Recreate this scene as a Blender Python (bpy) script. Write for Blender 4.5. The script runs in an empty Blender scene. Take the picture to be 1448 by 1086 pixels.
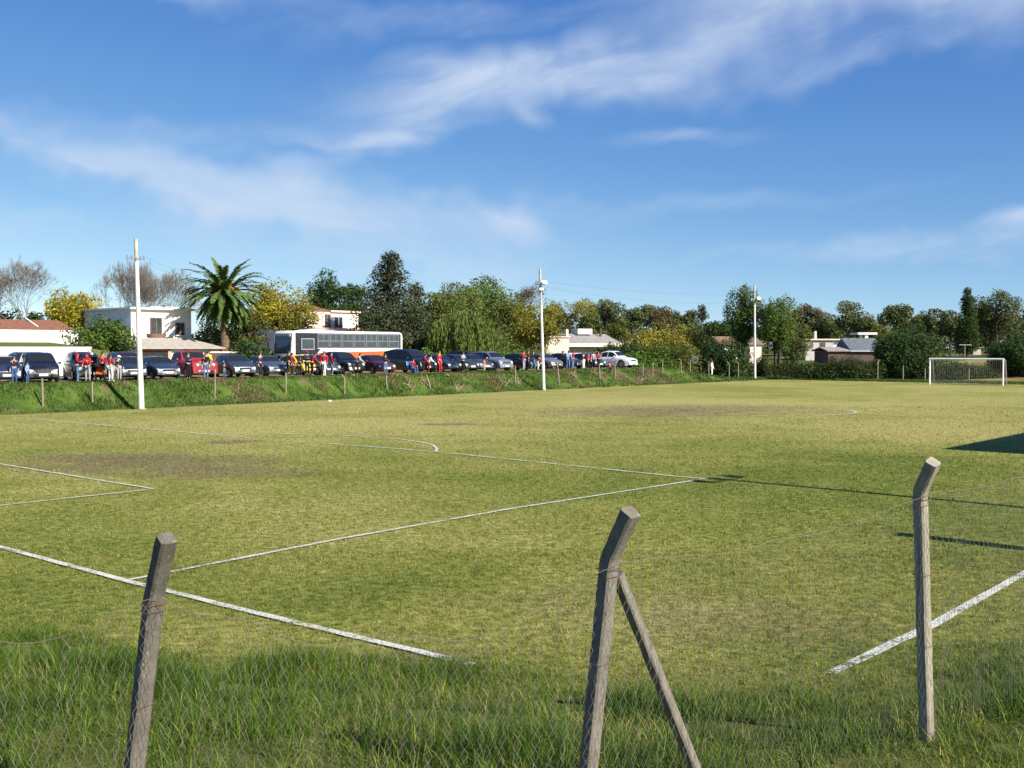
import bpy, bmesh, math, random
import numpy as np
from mathutils import Vector, Matrix, Euler
random.seed(11); rng = np.random.default_rng(11)
S = bpy.context.scene; COL = S.collection
R = math.radians
# ------------------------------------------------------------------ camera model
F, CX, CY, HOR, HC = 1530.0, 724.0, 543.0, 492.0, 3.4
PIT = math.atan((CY - HOR) / F)
TX, TY = 0.656, 0.755                     # along the touchline (away)
GX, GY = -0.755, 0.656                    # across the pitch, to the car park
def ray(px, py):
    xc, yc = (px - CX) / F, (CY - py) / F
    return Vector((xc, math.cos(PIT) + yc * math.sin(PIT), -math.sin(PIT) + yc * math.cos(PIT)))
def gp(px, py, z=0.0):
    d = ray(px, py); s = (z - HC) / d.z
    return Vector((d.x * s, d.y * s, z))
def kx(px):
    return (px - CX) / F
def at_v(px, v):
    k = kx(px); Y = v / (GY + GX * k); return (k * Y, Y)
def at_u(px, u):
    k = kx(px); Y = u / (TX * k + TY); return (k * Y, Y)
def zat(Y, py):
    d = ray(CX, py); return HC + d.z / d.y * Y
def ss(a, b, x):
    t = np.clip((x - a) / (b - a), 0, 1); return t * t * (3 - 2 * t)
# ------------------------------------------------------------------ terrain
def vnoise(x, y, s, seed=0):
    x = np.asarray(x, float) * s; y = np.asarray(y, float) * s
    xi = np.floor(x).astype(np.int64); yi = np.floor(y).astype(np.int64); fx = x - xi; fy = y - yi
    def h(a, b):
        n = (a * 374761393 + b * 668265263 + seed * 974634777) & 0xffffffff
        n = ((n ^ (n >> 13)) * 1274126177) & 0xffffffff
        return ((n ^ (n >> 16)) & 0xffff) / 65535.0
    fx = fx * fx * (3 - 2 * fx); fy = fy * fy * (3 - 2 * fy)
    return (h(xi, yi) * (1 - fx) + h(xi + 1, yi) * fx) * (1 - fy) + (h(xi, yi + 1) * (1 - fx) + h(xi + 1, yi + 1) * fx) * fy
YBX = [-30, -9, -5.8, -2.3, 1.85, 4.0, 5.9, 9, 30]; YBY = [18, 14.0, 12.7, 11.5, 10.6, 11.1, 12.5, 14.5, 24]
def ybound(x): return np.interp(x, YBX, YBY)
def Hf(x, y):
    x = np.asarray(x, float); y = np.asarray(y, float)
    u = TX * x + TY * y; v = GX * x + GY * y
    w = (vnoise(u, v, .25, 3) - .5) * .7
    hb = 1.33 * (1 - ss(90, 104, u)) + .12
    bank = hb * ss(55.3 + w, 58.7 + w * 1.4, v)
    bank = bank + (vnoise(u, v, .9, 5) - .5) * .32 * ss(55.6, 56.6, v) * (1 - ss(57.8, 59.3, v)) * (1 - ss(92, 104, u))
    terr = (1.93 * ss(73.95, 74.25, v) + .45 * ss(74.4, 80.5, v)) * (1 - ss(39, 45, u)) + .5 * ss(75, 84, v) * ss(39, 45, u)
    back = .95 * ss(112, 128, u) * (1 - ss(52, 60, v) * .2) + 1.5 * ss(135, 205, u)
    yb = ybound(x)
    near = .50 * (1 - ss(yb - 3.4, yb - .2, y)) + (vnoise(x, y, 1.1, 9) - .5) * .12 * (1 - ss(yb - 1.2, yb, y))
    near = near * (y > -40)
    return np.maximum(bank + terr, back) + near
def H(x, y): return float(Hf(np.array([x]), np.array([y]))[0])
# ------------------------------------------------------------------ node helper
class NT:
    def __init__(s, tree): s.t = tree; s.n = tree.nodes; s.l = tree.links
    def node(s, typ, **kw):
        n = s.n.new(typ)
        for k, v in kw.items(): setattr(n, k, v)
        return n
    def put(s, sock, v):
        if hasattr(v, 'is_output'): s.l.new(v, sock)
        elif v is not None:
            if isinstance(v, (tuple, list)) and len(v) == 3 and sock.type == 'RGBA': v = (*v, 1)
            sock.default_value = v
    def m(s, op, a, b=None, c=None, clamp=False):
        n = s.node('ShaderNodeMath', operation=op, use_clamp=clamp)
        s.put(n.inputs[0], a)
        if b is not None: s.put(n.inputs[1], b)
        if c is not None: s.put(n.inputs[2], c)
        return n.outputs[0]
    def vm(s, op, a, b=None):
        n = s.node('ShaderNodeVectorMath', operation=op); s.put(n.inputs[0], a)
        if b is not None: s.put(n.inputs[1], b)
        return n.outputs['Value'] if op in ('DOT_PRODUCT', 'LENGTH') else n.outputs[0]
    def mix(s, f, a, b, blend='MIX'):
        n = s.node('ShaderNodeMix', data_type='RGBA', blend_type=blend)
        s.put(n.inputs[0], f); s.put(n.inputs[6], a); s.put(n.inputs[7], b); return n.outputs[2]
    def noise(s, vec, scale, detail=3, rough=.55, dist=0.0):
        n = s.node('ShaderNodeTexNoise'); s.put(n.inputs['Vector'], vec)
        n.inputs['Scale'].default_value = scale; n.inputs['Detail'].default_value = detail
        n.inputs['Roughness'].default_value = rough; n.inputs['Distortion'].default_value = dist
        return n.outputs[0]
    def sm(s, x, a, b):
        n = s.node('ShaderNodeMapRange', interpolation_type='SMOOTHSTEP'); s.put(n.inputs[0], x)
        n.inputs[1].default_value = a; n.inputs[2].default_value = b; return n.outputs[0]
    def comb(s, x, y, z=0.0):
        n = s.node('ShaderNodeCombineXYZ'); s.put(n.inputs[0], x); s.put(n.inputs[1], y); s.put(n.inputs[2], z); return n.outputs[0]
    def sep(s, v):
        n = s.node('ShaderNodeSeparateXYZ'); s.put(n.inputs[0], v); return n.outputs
    def bump(s, h, strength=.3, dist=.02):
        n = s.node('ShaderNodeBump'); n.inputs['Strength'].default_value = strength; n.inputs['Distance'].default_value = dist
        s.put(n.inputs['Height'], h); return n.outputs[0]
def newmat(name):
    m = bpy.data.materials.new(name); m.use_nodes = True; t = NT(m.node_tree)
    b = m.node_tree.nodes['Principled BSDF']; return m, t, b
_M = {}
def mat(name, col, rough=.6, var=.15, scale=6.0, metal=0.0, bump=.0, spec=.5, coat=0.0, dirt=None, dirtscale=1.5):
    if name in _M: return _M[name]
    m, t, b = newmat(name)
    tc = t.node('ShaderNodeTexCoord').outputs['Object']
    n = t.noise(tc, scale, 5, .6)
    lo = tuple(c * (1 - var) for c in col); hi = tuple(min(1, c * (1 + var)) for c in col)
    c = t.mix(t.sm(n, .3, .7), lo, hi)
    if dirt:
        c = t.mix(t.m('MULTIPLY', t.sm(t.noise(tc, dirtscale, 6, .7), .48, .75), .75), c, dirt)
    t.put(b.inputs['Base Color'], c); b.inputs['Roughness'].default_value = rough; b.inputs['Metallic'].default_value = metal
    b.inputs['Specular IOR Level'].default_value = spec
    if coat: b.inputs['Coat Weight'].default_value = coat; b.inputs['Coat Roughness'].default_value = .05
    if bump: t.put(b.inputs['Normal'], t.bump(t.noise(tc, scale * 5, 4, .7), bump, .01))
    _M[name] = m; return m
# ------------------------------------------------------------------ mesh helpers
def link(o, parent=None):
    COL.objects.link(o)
    if parent: o.parent = parent
    return o
def mesh_np(name, V, Fc, mats, parent=None, smooth=False, sharp=None, midx=None):
    V = np.ascontiguousarray(V, np.float32); Fc = np.ascontiguousarray(Fc, np.int32); k = Fc.shape[1]
    me = bpy.data.meshes.new(name); me.vertices.add(len(V)); me.vertices.foreach_set('co', V.ravel())
    me.loops.add(Fc.size); me.loops.foreach_set('vertex_index', Fc.ravel())
    me.polygons.add(len(Fc)); me.polygons.foreach_set('loop_start', np.arange(0, Fc.size, k, dtype=np.int32))
    if smooth: me.polygons.foreach_set('use_smooth', np.ones(len(Fc), bool))
    for m in (mats if isinstance(mats, (list, tuple)) else [mats]): me.materials.append(m)
    if midx is not None: me.polygons.foreach_set('material_index', np.ascontiguousarray(midx, np.int32))
    me.update(calc_edges=True); me.validate()
    return link(bpy.data.objects.new(name, me), parent)
class MB:
    def __init__(s): s.v = []; s.f = []; s.mi = []
    def add(s, vs, fs, mi=0):
        o = len(s.v); s.v += [tuple(p) for p in vs]; s.f += [tuple(i + o for i in f) for f in fs]; s.mi += [mi] * len(fs); return s
    def box(s, c, d, rot=None, mi=0, taper=1.0):
        hx, hy, hz = d[0] / 2, d[1] / 2, d[2] / 2; P = []
        for z in (-1, 1):
            k = taper if z > 0 else 1.0
            for x, y in ((-1, -1), (1, -1), (1, 1), (-1, 1)): P.append(Vector((x * hx * k, y * hy * k, z * hz)))
        if rot is not None: M = Euler(rot).to_matrix(); P = [M @ p for p in P]
        P = [p + Vector(c) for p in P]
        return s.add(P, [(3, 2, 1, 0), (4, 5, 6, 7), (0, 1, 5, 4), (1, 2, 6, 5), (2, 3, 7, 6), (3, 0, 4, 7)], mi)
    def tube(s, pts, rad, n=8, mi=0, cap=True, rot0=0.0):
        pts = [Vector(p) for p in pts]
        if not hasattr(rad, '__len__'): rad = [rad] * len(pts)
        rings = []; ref = None
        for i, p in enumerate(pts):
            d = (pts[min(i + 1, len(pts) - 1)] - pts[max(i - 1, 0)]).normalized()
            if ref is None: ref = Vector((0, 0, 1)) if abs(d.z) < .9 else Vector((1, 0, 0))
            a = (ref - d * ref.dot(d)).normalized(); b = d.cross(a); ref = a
            rings.append([p + (a * math.cos(rot0 + 2 * math.pi * j / n) + b * math.sin(rot0 + 2 * math.pi * j / n)) * rad[i] for j in range(n)])
        vs = [q for r in rings for q in r]; fs = []
        for i in range(len(pts) - 1):
            for j in range(n):
                a, b2 = i * n + j, i * n + (j + 1) % n; fs.append((a, b2, b2 + n, a + n))
        if cap: fs.append(tuple(reversed(range(n)))); fs.append(tuple(range((len(pts) - 1) * n, len(pts) * n)))
        return s.add(vs, fs, mi)
    def prism(s, poly, lo, hi, axis='y', mi=0):       # poly in (x,z) extruded along y, or (y,z) along x, or (x,y) along z
        def P(a, b, t): return {'y': (a, t, b), 'x': (t, a, b), 'z': (a, b, t)}[axis]
        n = len(poly); vs = [P(a, b, lo) for a, b in poly] + [P(a, b, hi) for a, b in poly]
        fs = [tuple(range(n)), tuple(reversed(range(n, 2 * n)))] + [(i, i + n, (i + 1) % n + n, (i + 1) % n) for i in range(n)]
        return s.add(vs, fs, mi)
    def ball(s, c, r, nu=8, nv=6, mi=0, zmin=-1.0):
        if not hasattr(r, '__len__'): r = (r, r, r)
        vs = []; fs = []
        for i in range(nv + 1):
            z = zmin + (1 - zmin) * i / nv; z = math.sin(math.asin(max(-1, zmin)) + (math.pi / 2 - math.asin(max(-1, zmin))) * i / nv); q = math.sqrt(max(0, 1 - z * z))
            for j in range(nu): a = 2 * math.pi * j / nu; vs.append((c[0] + r[0] * q * math.cos(a), c[1] + r[1] * q * math.sin(a), c[2] + r[2] * z))
        for i in range(nv):
            for j in range(nu): a, b = i * nu + j, i * nu + (j + 1) % nu; fs.append((a, b, b + nu, a + nu))
        return s.add(vs, fs, mi)
    def build(s, name, mats, parent=None, bevel=0.0, smooth=True, angle=35, seg=2):
        me = bpy.data.meshes.new(name); me.from_pydata(s.v, [], s.f)
        for m in (mats if isinstance(mats, (list, tuple)) else [mats]): me.materials.append(m)
        me.polygons.foreach_set('material_index', s.mi)
        bm = bmesh.new(); bm.from_mesh(me); bmesh.ops.recalc_face_normals(bm, faces=bm.faces)
        if bevel: bmesh.ops.bevel(bm, geom=[e for e in bm.edges if e.calc_face_angle(0) > .5], offset=bevel, segments=seg, affect='EDGES', profile=.6, clamp_overlap=True)
        bm.to_mesh(me); bm.free()
        if smooth:
            me.polygons.foreach_set('use_smooth', [True] * len(me.polygons)); me.set_sharp_from_angle(angle=R(angle))
        me.update()
        return link(bpy.data.objects.new(name, me), parent)
def tag(o, label=None, cat=None, group=None, kind=None):
    if label: o['label'] = label
    if cat: o['category'] = cat
    if group: o['group'] = group
    if kind: o['kind'] = kind
    return o
def thing(name, label, cat, loc, rz=0.0, group=None):
    o = bpy.data.objects.new(name, None); COL.objects.link(o); o.empty_display_size = .3
    o.location = loc; o.rotation_euler = (0, 0, rz); return tag(o, label, cat, group)
def copy_tree(o, parent=None):
    c = o.copy(); COL.objects.link(c); c.parent = parent
    for ch in list(o.children): copy_tree(ch, c)
    return c
def segs_mesh(segs, n=4):
    """segs (m,8): p0 p1 r0 r1 -> verts, quads"""
    A = np.asarray(segs, float); p0, p1, r0, r1 = A[:, :3], A[:, 3:6], A[:, 6], A[:, 7]
    d = p1 - p0; d /= np.linalg.norm(d, axis=1, keepdims=True) + 1e-9
    ref = np.where(np.abs(d[:, 2:3]) < .9, np.array([[0, 0, 1.]]), np.array([[1., 0, 0]]))
    a = np.cross(d, ref); a /= np.linalg.norm(a, axis=1, keepdims=True) + 1e-9; b = np.cross(d, a)
    an = np.arange(n) * 2 * np.pi / n
    ring = a[:, None, :] * np.cos(an)[None, :, None] + b[:, None, :] * np.sin(an)[None, :, None]
    V = np.concatenate([p0[:, None] + ring * r0[:, None, None], p1[:, None] + ring * r1[:, None, None]], 1).reshape(-1, 3)
    base = np.arange(len(A))[:, None] * 2 * n; j = np.arange(n)[None]; j2 = (j + 1) % n
    Fc = np.stack([base + j, base + j2, base + n + j2, base + n + j], -1).reshape(-1, 4)
    return V, Fc
def leaf_quads(P, N, s, asp=.6):
    n = len(P); N = N / (np.linalg.norm(N, axis=1, keepdims=True) + 1e-9)
    r = rng.normal(size=(n, 3)); a = np.cross(N, r); a /= np.linalg.norm(a, axis=1, keepdims=True) + 1e-9; b = np.cross(N, a)
    s = s[:, None]; a = a * s * .5; b = b * s * .5 * asp
    bend = N * s * .12
    V = np.stack([P - a - bend, P + b * 1.0, P + a - bend, P - b * 1.0], 1).reshape(-1, 3)
    return V, np.arange(n * 4).reshape(n, 4)
# ------------------------------------------------------------------ foliage materials
def leafmat(name, dark, mid, light, trans=.42, scale=.35):
    if name in _M: return _M[name]
    m, t, b = newmat(name)
    g = t.node('ShaderNodeNewGeometry'); oc = t.node('ShaderNodeTexCoord').outputs['Object']
    rnd = t.m('ADD', t.m('MULTIPLY', g.outputs['Random Per Island'], .75), t.m('MULTIPLY', t.m('SUBTRACT', t.noise(oc, scale, 2), .5), 1.2))
    c = t.mix(t.sm(rnd, .0, .45), dark, mid); c = t.mix(t.sm(rnd, .45, 1.0), c, light)
    t.put(b.inputs['Base Color'], c); b.inputs['Roughness'].default_value = .6; b.inputs['Specular IOR Level'].default_value = .12
    tr = t.node('ShaderNodeBsdfTranslucent'); t.put(tr.inputs[0], c)
    mx = t.node('ShaderNodeMixShader'); mx.inputs[0].default_value = trans
    t.l.new(b.outputs[0], mx.inputs[1]); t.l.new(tr.outputs[0], mx.inputs[2])
    t.l.new(mx.outputs[0], m.node_tree.nodes['Material Output'].inputs[0])
    _M[name] = m; return m
LF = {
 'green':  leafmat('leaf_green', (0.057, 0.099, 0.021), (0.120, 0.182, 0.035), (0.210, 0.265, 0.056)),
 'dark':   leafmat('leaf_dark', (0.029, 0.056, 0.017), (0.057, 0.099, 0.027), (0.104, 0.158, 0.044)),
 'conifer': leafmat('leaf_conifer', (.034, .044, .020), (.070, .082, .036), (.125, .135, .062), .2),
 'yellow': leafmat('leaf_yellow', (0.161, 0.166, 0.019), (0.418, 0.348, 0.029), (0.676, 0.548, 0.048)),
 'mustard': leafmat('leaf_mustard', (0.137, 0.141, 0.026), (0.273, 0.249, 0.039), (0.403, 0.364, 0.072)),
 'gold': leafmat('leaf_gold', (0.172, 0.170, 0.029), (0.356, 0.306, 0.042), (0.502, 0.422, 0.065)),
 'olive':  leafmat('leaf_olive', (0.081, 0.099, 0.027), (0.153, 0.182, 0.044), (0.249, 0.265, 0.072)),
 'willow': leafmat('leaf_willow', (0.088, 0.124, 0.029), (0.169, 0.216, 0.048), (0.273, 0.316, 0.079)),
 'pine':   leafmat('leaf_pine', (0.051, 0.069, 0.026), (0.104, 0.124, 0.043), (0.193, 0.207, 0.079), .15),
 'hedge':  leafmat('leaf_hedge', (0.029, 0.050, 0.016), (0.058, 0.091, 0.026), (0.112, 0.158, 0.044)),
 'vine':   leafmat('leaf_vine', (0.065, 0.124, 0.022), (0.129, 0.233, 0.038), (0.210, 0.332, 0.064)),
 'brown':  leafmat('leaf_brown', (0.096, 0.083, 0.031), (0.177, 0.141, 0.056), (0.257, 0.216, 0.095)),
 'palm':   leafmat('leaf_palm', (0.049, 0.083, 0.019), (0.096, 0.150, 0.035), (0.193, 0.233, 0.064), .15),
}
BARK = mat('bark_brown', (.10, .075, .055), .9, .35, 9, bump=.5, spec=.2)
BARKG = mat('bark_grey', (.19, .165, .14), .9, .25, 9, bump=.4, spec=.2)
BARKD = mat('bark_dark', (.05, .04, .032), .9, .3, 9, bump=.4, spec=.2)
TREES = 'trees around the pitch'
# ------------------------------------------------------------------ trees
def fill_lobes(lobes, n, gap=.25, shell=.45):
    L = np.array(lobes, float); w = (L[:, 3] * L[:, 4] + L[:, 4] * L[:, 5]); w /= w.sum()
    idx = rng.choice(len(L), n, p=w); d = rng.normal(size=(n, 3)); d /= np.linalg.norm(d, axis=1, keepdims=True)
    r = shell + (1 - shell) * rng.random(n) ** .6 + rng.normal(size=n) * .07
    P = L[idx, :3] + d * L[idx, 3:6] * r[:, None]
    k = (vnoise(P[:, 0] + P[:, 2] * .7, P[:, 1] - P[:, 2] * .6, 1.1, 21) > gap)
    return P[k], d[k]
def limbs(tops, base, r0, sag=.1, n=3):
    out = []
    for tp in tops:
        b = np.array(base(tp), float); t = np.array(tp, float); pts = [b]
        for i in range(1, n + 1):
            f = i / n; p = b + (t - b) * f; p[2] += sag * np.linalg.norm(t - b) * math.sin(math.pi * f) * .6
            pts.append(p + rng.normal(size=3) * .06 * (i < n))
        for i in range(n): out.append([*pts[i], *pts[i + 1], r0 * (1 - i / n) + .015, r0 * (1 - (i + 1) / n) + .015])
    return out
def tree(name, label, px, Y, top, half, base_frac=.3, leaf='green', n=7000, size=.26, lobes=22, shape='round', trunk=.16,
         z0=None, X=None, bark=None, gap=.28, lean=0.0, lobe_r=.36, cat='tree', trunks=1, group=TREES):
    """top = pixel row of the top, half = half width in metres"""
    X = kx(px) * Y if X is None else X
    z0 = H(X, Y) - .05 if z0 is None else z0
    ht = zat(Y, top) - z0; cb = ht * base_frac; ch = ht - cb; cz = cb + ch / 2
    root = thing(name, label, cat, (X, Y, z0), 0, group)
    Ls = []
    for i in range(lobes):
        for _ in range(60):
            p = rng.uniform(-1, 1, 3); zz = (p[2] + 1) / 2
            if shape == 'round': ok = np.linalg.norm(p) < 1 and np.linalg.norm(p) > .35; wf = 1
            elif shape == 'cone': wf = max(.06, 1 - zz * .96); ok = np.hypot(p[0], p[1]) < 1; p[:2] *= wf
            elif shape == 'poplar': wf = max(.2, math.sin(math.pi * min(1, .18 + zz * .72)) ** .7); ok = np.hypot(p[0], p[1]) < 1; p[:2] *= wf
            elif shape == 'umbrella': ok = np.hypot(p[0], p[1]) < 1 and np.linalg.norm(p) < 1.1 and p[2] > -.2 - .6 * (1 - np.hypot(p[0], p[1])); wf = 1
            elif shape == 'vase': wf = .30 + .70 * zz ** .8; ok = np.hypot(p[0], p[1]) < 1 and zz < 1 - .25 * (p[0] ** 2 + p[1] ** 2); p[:2] *= wf
            elif shape == 'tall': wf = .55 + .45 * math.sin(math.pi * zz); ok = np.hypot(p[0], p[1]) < 1; p[:2] *= wf
            else: ok = True; wf = 1
            if ok: break
        lr = lobe_r * rng.uniform(.65, 1.25)
        if shape in ('cone', 'poplar', 'tall', 'vase'): lr *= (.45 + .65 * wf)
        rx = lr * half; rz = min(lr * half * .8, lr * ch * .6 + .2)
        if shape == 'vase': rx *= .62; rz = rx * 2.3
        Ls.append([p[0] * (half - rx * .75), p[1] * (half - rx * .75), cz + p[2] * (ch / 2 - rz * .7), rx, rx, rz])
    P, d = fill_lobes(Ls, n, gap)
    P = P[P[:, 2] > .05]; d = d[:len(P)]
    N = rng.normal(size=P.shape) * .7 + np.array([0, 0, .5]) + (P - np.array([0, 0, cz])) / max(half, ch / 2) * .6
    if shape == 'cone': N[:, 2] += .3
    V, Fc = leaf_quads(P, N, size * rng.uniform(.55, 1.35, len(P)))
    sg = []
    for k in range(trunks):
        ang = 2 * math.pi * k / trunks + .6; off = 0 if trunks == 1 else .25
        top_p = np.array([math.cos(ang) * off * half * .8, math.sin(ang) * off * half * .8, cb + ch * (.75 if shape in ('cone', 'poplar') else .45)])
        b0 = np.array([math.cos(ang) * off * .3, math.sin(ang) * off * .3, -.3]); pts = [b0 + (top_p - b0) * f + (rng.normal(size=3) * .08 if 0 < f < 1 else 0) for f in np.linspace(0, 1, 6)]
        rr = np.linspace(1.15, .3, 6) * trunk
        for i in range(5): sg.append([*pts[i], *pts[i + 1], rr[i], rr[i + 1]])
    def bs(tp):
        f = min(.95, max(.15, (tp[2] - .5 * math.hypot(tp[0], tp[1]) + .3) / (top_p[2] + .3))); return b0 + (top_p - b0) * f if trunks > 1 else np.array([top_p[0] * f, top_p[1] * f, -.3 + (top_p[2] + .3) * f])
    sg += limbs([l[:3] for l in Ls], bs, trunk * .42)
    TV, TF = segs_mesh(sg, 6)
    mesh_np('trunk', TV, TF, bark or BARK, root, True)
    mesh_np('crown', V, Fc, LF[leaf], root)
    return root
def bare_tree(label, px, Y, top, half, z0, depth=7, trunk=.2, seed=1, bark=None, leaf=None, nleaf=0):
    X = kx(px) * Y; rd = random.Random(seed); root = thing('bare_tree', label, 'tree', (X, Y, z0), 0, TREES)
    ht = zat(Y, top) - z0; big = []; small = []; tips = []
    def grow(p, d, ln, r, lv):
        n = 2 if lv < 5 else 1; q = Vector(p)
        for i in range(n):
            d = (d + Vector((rd.gauss(0, .12), rd.gauss(0, .12), rd.gauss(0, .08) + .05))).normalized(); q2 = q + d * ln / n
            r2 = r * (.86 if i < n - 1 else .74); (big if lv < 3 else small).append([*q, *q2, r, r2]); q = q2; r = r2
        if lv >= depth: tips.append(tuple(q)); return
        for i in range(rd.choice((2, 3, 3)) if 0 < lv < depth - 1 else (4 if lv == 0 else 3)):
            ax = Vector((rd.gauss(0, 1), rd.gauss(0, 1), rd.gauss(0, .4))).normalized()
            a = rd.uniform(.18, .62) if lv else rd.uniform(.45, .80)
            grow(q, (Matrix.Rotation(a, 3, d.cross(ax).normalized()) @ d), ln * (rd.uniform(.72, .92) if lv else 1.25), max(.009, r * rd.uniform(.60, .78)), lv + 1)
    grow(Vector((0, 0, -.3)), Vector((0, 0, 1)), ht * .15, trunk, 0)
    A = np.array(big + small); e = A[:, 3:6]
    hz = (ht) / e[:, 2].max(); hr = half / np.percentile(np.hypot(e[:, 0], e[:, 1]), 97)
    def sc(B):
        B = np.array(B); B[:, [0, 1, 3, 4]] *= hr; B[:, [2, 5]] *= hz; return B
    mesh_np('trunk', *segs_mesh(sc(big), 6), bark or BARKG, root, True)
    tw = mesh_np('twigs', *segs_mesh(sc(small), 3), bark or BARKG, root, True)
    if nleaf:
        T = np.array(tips); T[:, :2] *= hr; T[:, 2] *= hz; P = T[rng.integers(0, len(T), nleaf)] + rng.normal(size=(nleaf, 3)) * .22
        mesh_np('crown', *leaf_quads(P, rng.normal(size=P.shape) + [0, 0, .5], rng.uniform(.12, .24, nleaf)), LF[leaf], root)
    return root
def palm(px, Y, cy, rad, label, z0=None):
    X = kx(px) * Y; z0 = H(X, Y) - .05; root = thing('palm_tree', label, 'palm tree', (X, Y, z0), 0, TREES); hz = zat(Y, cy) - z0
    tb = MB(); pts = []; rr = []
    for i in range(29): f = i / 28; pts.append((.12 * math.sin(f * 2), 0, -.3 + f * (hz + .1))); rr.append(.34 + .06 * (1 - f) + (.035 if i % 2 else 0) + (.28 * max(0, f - .8) / .2))
    tb.tube(pts, rr, 10); tb.build('trunk', mat('palm_bark', (.15, .105, .065), .95, .4, 7, bump=.7, spec=.1), root, angle=70)
    V = []; Fs = []; o = 0
    for k in range(140):
        az = k * 2.39996 + rng.normal() * .1; f = (k + .5) / 140; el = R(68 - 116 * f ** .9) + rng.normal() * .08; ln = rad * rng.uniform(1.0, 1.16) * (1.05 if el > 0 else .82)
        d0 = np.array([math.cos(az) * math.cos(el), math.sin(az) * math.cos(el), math.sin(el)]); side = np.array([-math.sin(az), math.cos(az), 0])
        p = np.array([.22 * math.cos(az), .22 * math.sin(az), hz - .25 + .5 * (1 - f)]); d = d0.copy(); ns = 18
        for i in range(ns):
            q = p + d * ln / ns; t = (i + .5) / ns
            wl = .40 * math.sin(math.pi * min(1, .12 + t * .86)) ** .6 + .03
            up = np.cross(side, d); up /= np.linalg.norm(up) + 1e-9
            for sgn in (-1, 1):
                for e in (0, 1):
                    m0 = p + (q - p) * (e * .5); tip = m0 + side * sgn * wl * .66 + d * wl * .72 + up * wl * rng.uniform(-.05, .3) + rng.normal(size=3) * .02
                    hw = d * ln / ns * .44; V += [m0 - hw, m0 + hw, tip + hw * .3, tip - hw * .3]; Fs.append((o, o + 1, o + 2, o + 3)); o += 4
            V += [p - side * .03, p + side * .03, q + side * .03, q - side * .03]; Fs.append((o, o + 1, o + 2, o + 3)); o += 4
            p = q; d = d + np.array([0, 0, -1.0]) * (.040 + .045 * t + (.012 if el > .2 else 0)); d /= np.linalg.norm(d)
    mesh_np('crown', np.array(V), np.array(Fs), LF['palm'], root)
    fb = MB()
    for k in range(16):
        az = k * .9 + .2; e = R(28 + 20 * (k % 3)); p = Vector((.2 * math.cos(az), .2 * math.sin(az), hz + .05)); pp = [p]
        for i in range(4): p = p + Vector((math.cos(az) * math.cos(e), math.sin(az) * math.cos(e), math.sin(e))) * .34; e -= .35; pp.append(p)
        fb.tube(pp, [.03, .05, .11, .14, .05], 6)
    fb.build('fruit_stalks', mat('palm_fruit', (.48, .20, .03), .7, .3, 12, bump=.5), root)
    dv = []; df = []
    for k in range(46):      # dry skirt of dead fronds
        az = rng.uniform(0, 6.28); p = np.array([.3 * math.cos(az), .3 * math.sin(az), hz - rng.uniform(.1, .9)]); tip = p + np.array([math.cos(az) * .7, math.sin(az) * .7, -rng.uniform(.6, 1.3)]); sd = np.array([-math.sin(az), math.cos(az), 0]) * .12
        b = len(dv); dv += [p - sd * .4, p + sd * .4, tip + sd, tip - sd]; df.append((b, b + 1, b + 2, b + 3))
    mesh_np('dead_fronds', np.array(dv), np.array(df), LF['brown'], root)
    return root
def willow(label, px, Y, top, half, n=9000):
    X = kx(px) * Y; z0 = H(X, Y) - .05; ht = zat(Y, top) - z0; root = thing('willow_tree', label, 'tree', (X, Y, z0), 0, TREES)
    sg = []; P = []; N = []
    for k in range(150):
        az = rng.uniform(0, 6.28); r = half * math.sqrt(rng.random()); zt = ht * (1 - .35 * (r / half) ** 2) * rng.uniform(.8, 1); c = np.array([r * math.cos(az), r * math.sin(az), zt]); ln = zt * rng.uniform(.35, .85)
        m = n // 150; t = rng.random(m); Q = c + np.stack([np.cos(az) * t * .5, np.sin(az) * t * .5, -t * ln], 1) + rng.normal(size=(m, 3)) * .1; P.append(Q)
        if k % 6 == 0: sg.append([0, 0, ht * .4, *c, .07, .015])
    P = np.concatenate(P); P = P[P[:, 2] > .1]; n = len(P)
    sl = rng.uniform(.25, .5, n); a = np.stack([rng.normal(size=n) * .12, rng.normal(size=n) * .12, -np.ones(n)], 1) * sl[:, None]; b = rng.normal(size=(n, 3)); b[:, 2] = 0; b /= np.linalg.norm(b, axis=1, keepdims=True); b *= .05
    V = np.stack([P - a * .5, P + b, P + a * .5, P - b], 1).reshape(-1, 3)
    sg += [[0, 0, -.3, .05, 0, ht * .45, .2, .13]]
    mesh_np('trunk', *segs_mesh(sg, 6), BARK, root, True)
    mesh_np('crown', V, np.arange(n * 4).reshape(n, 4), LF['willow'], root); return root
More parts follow.
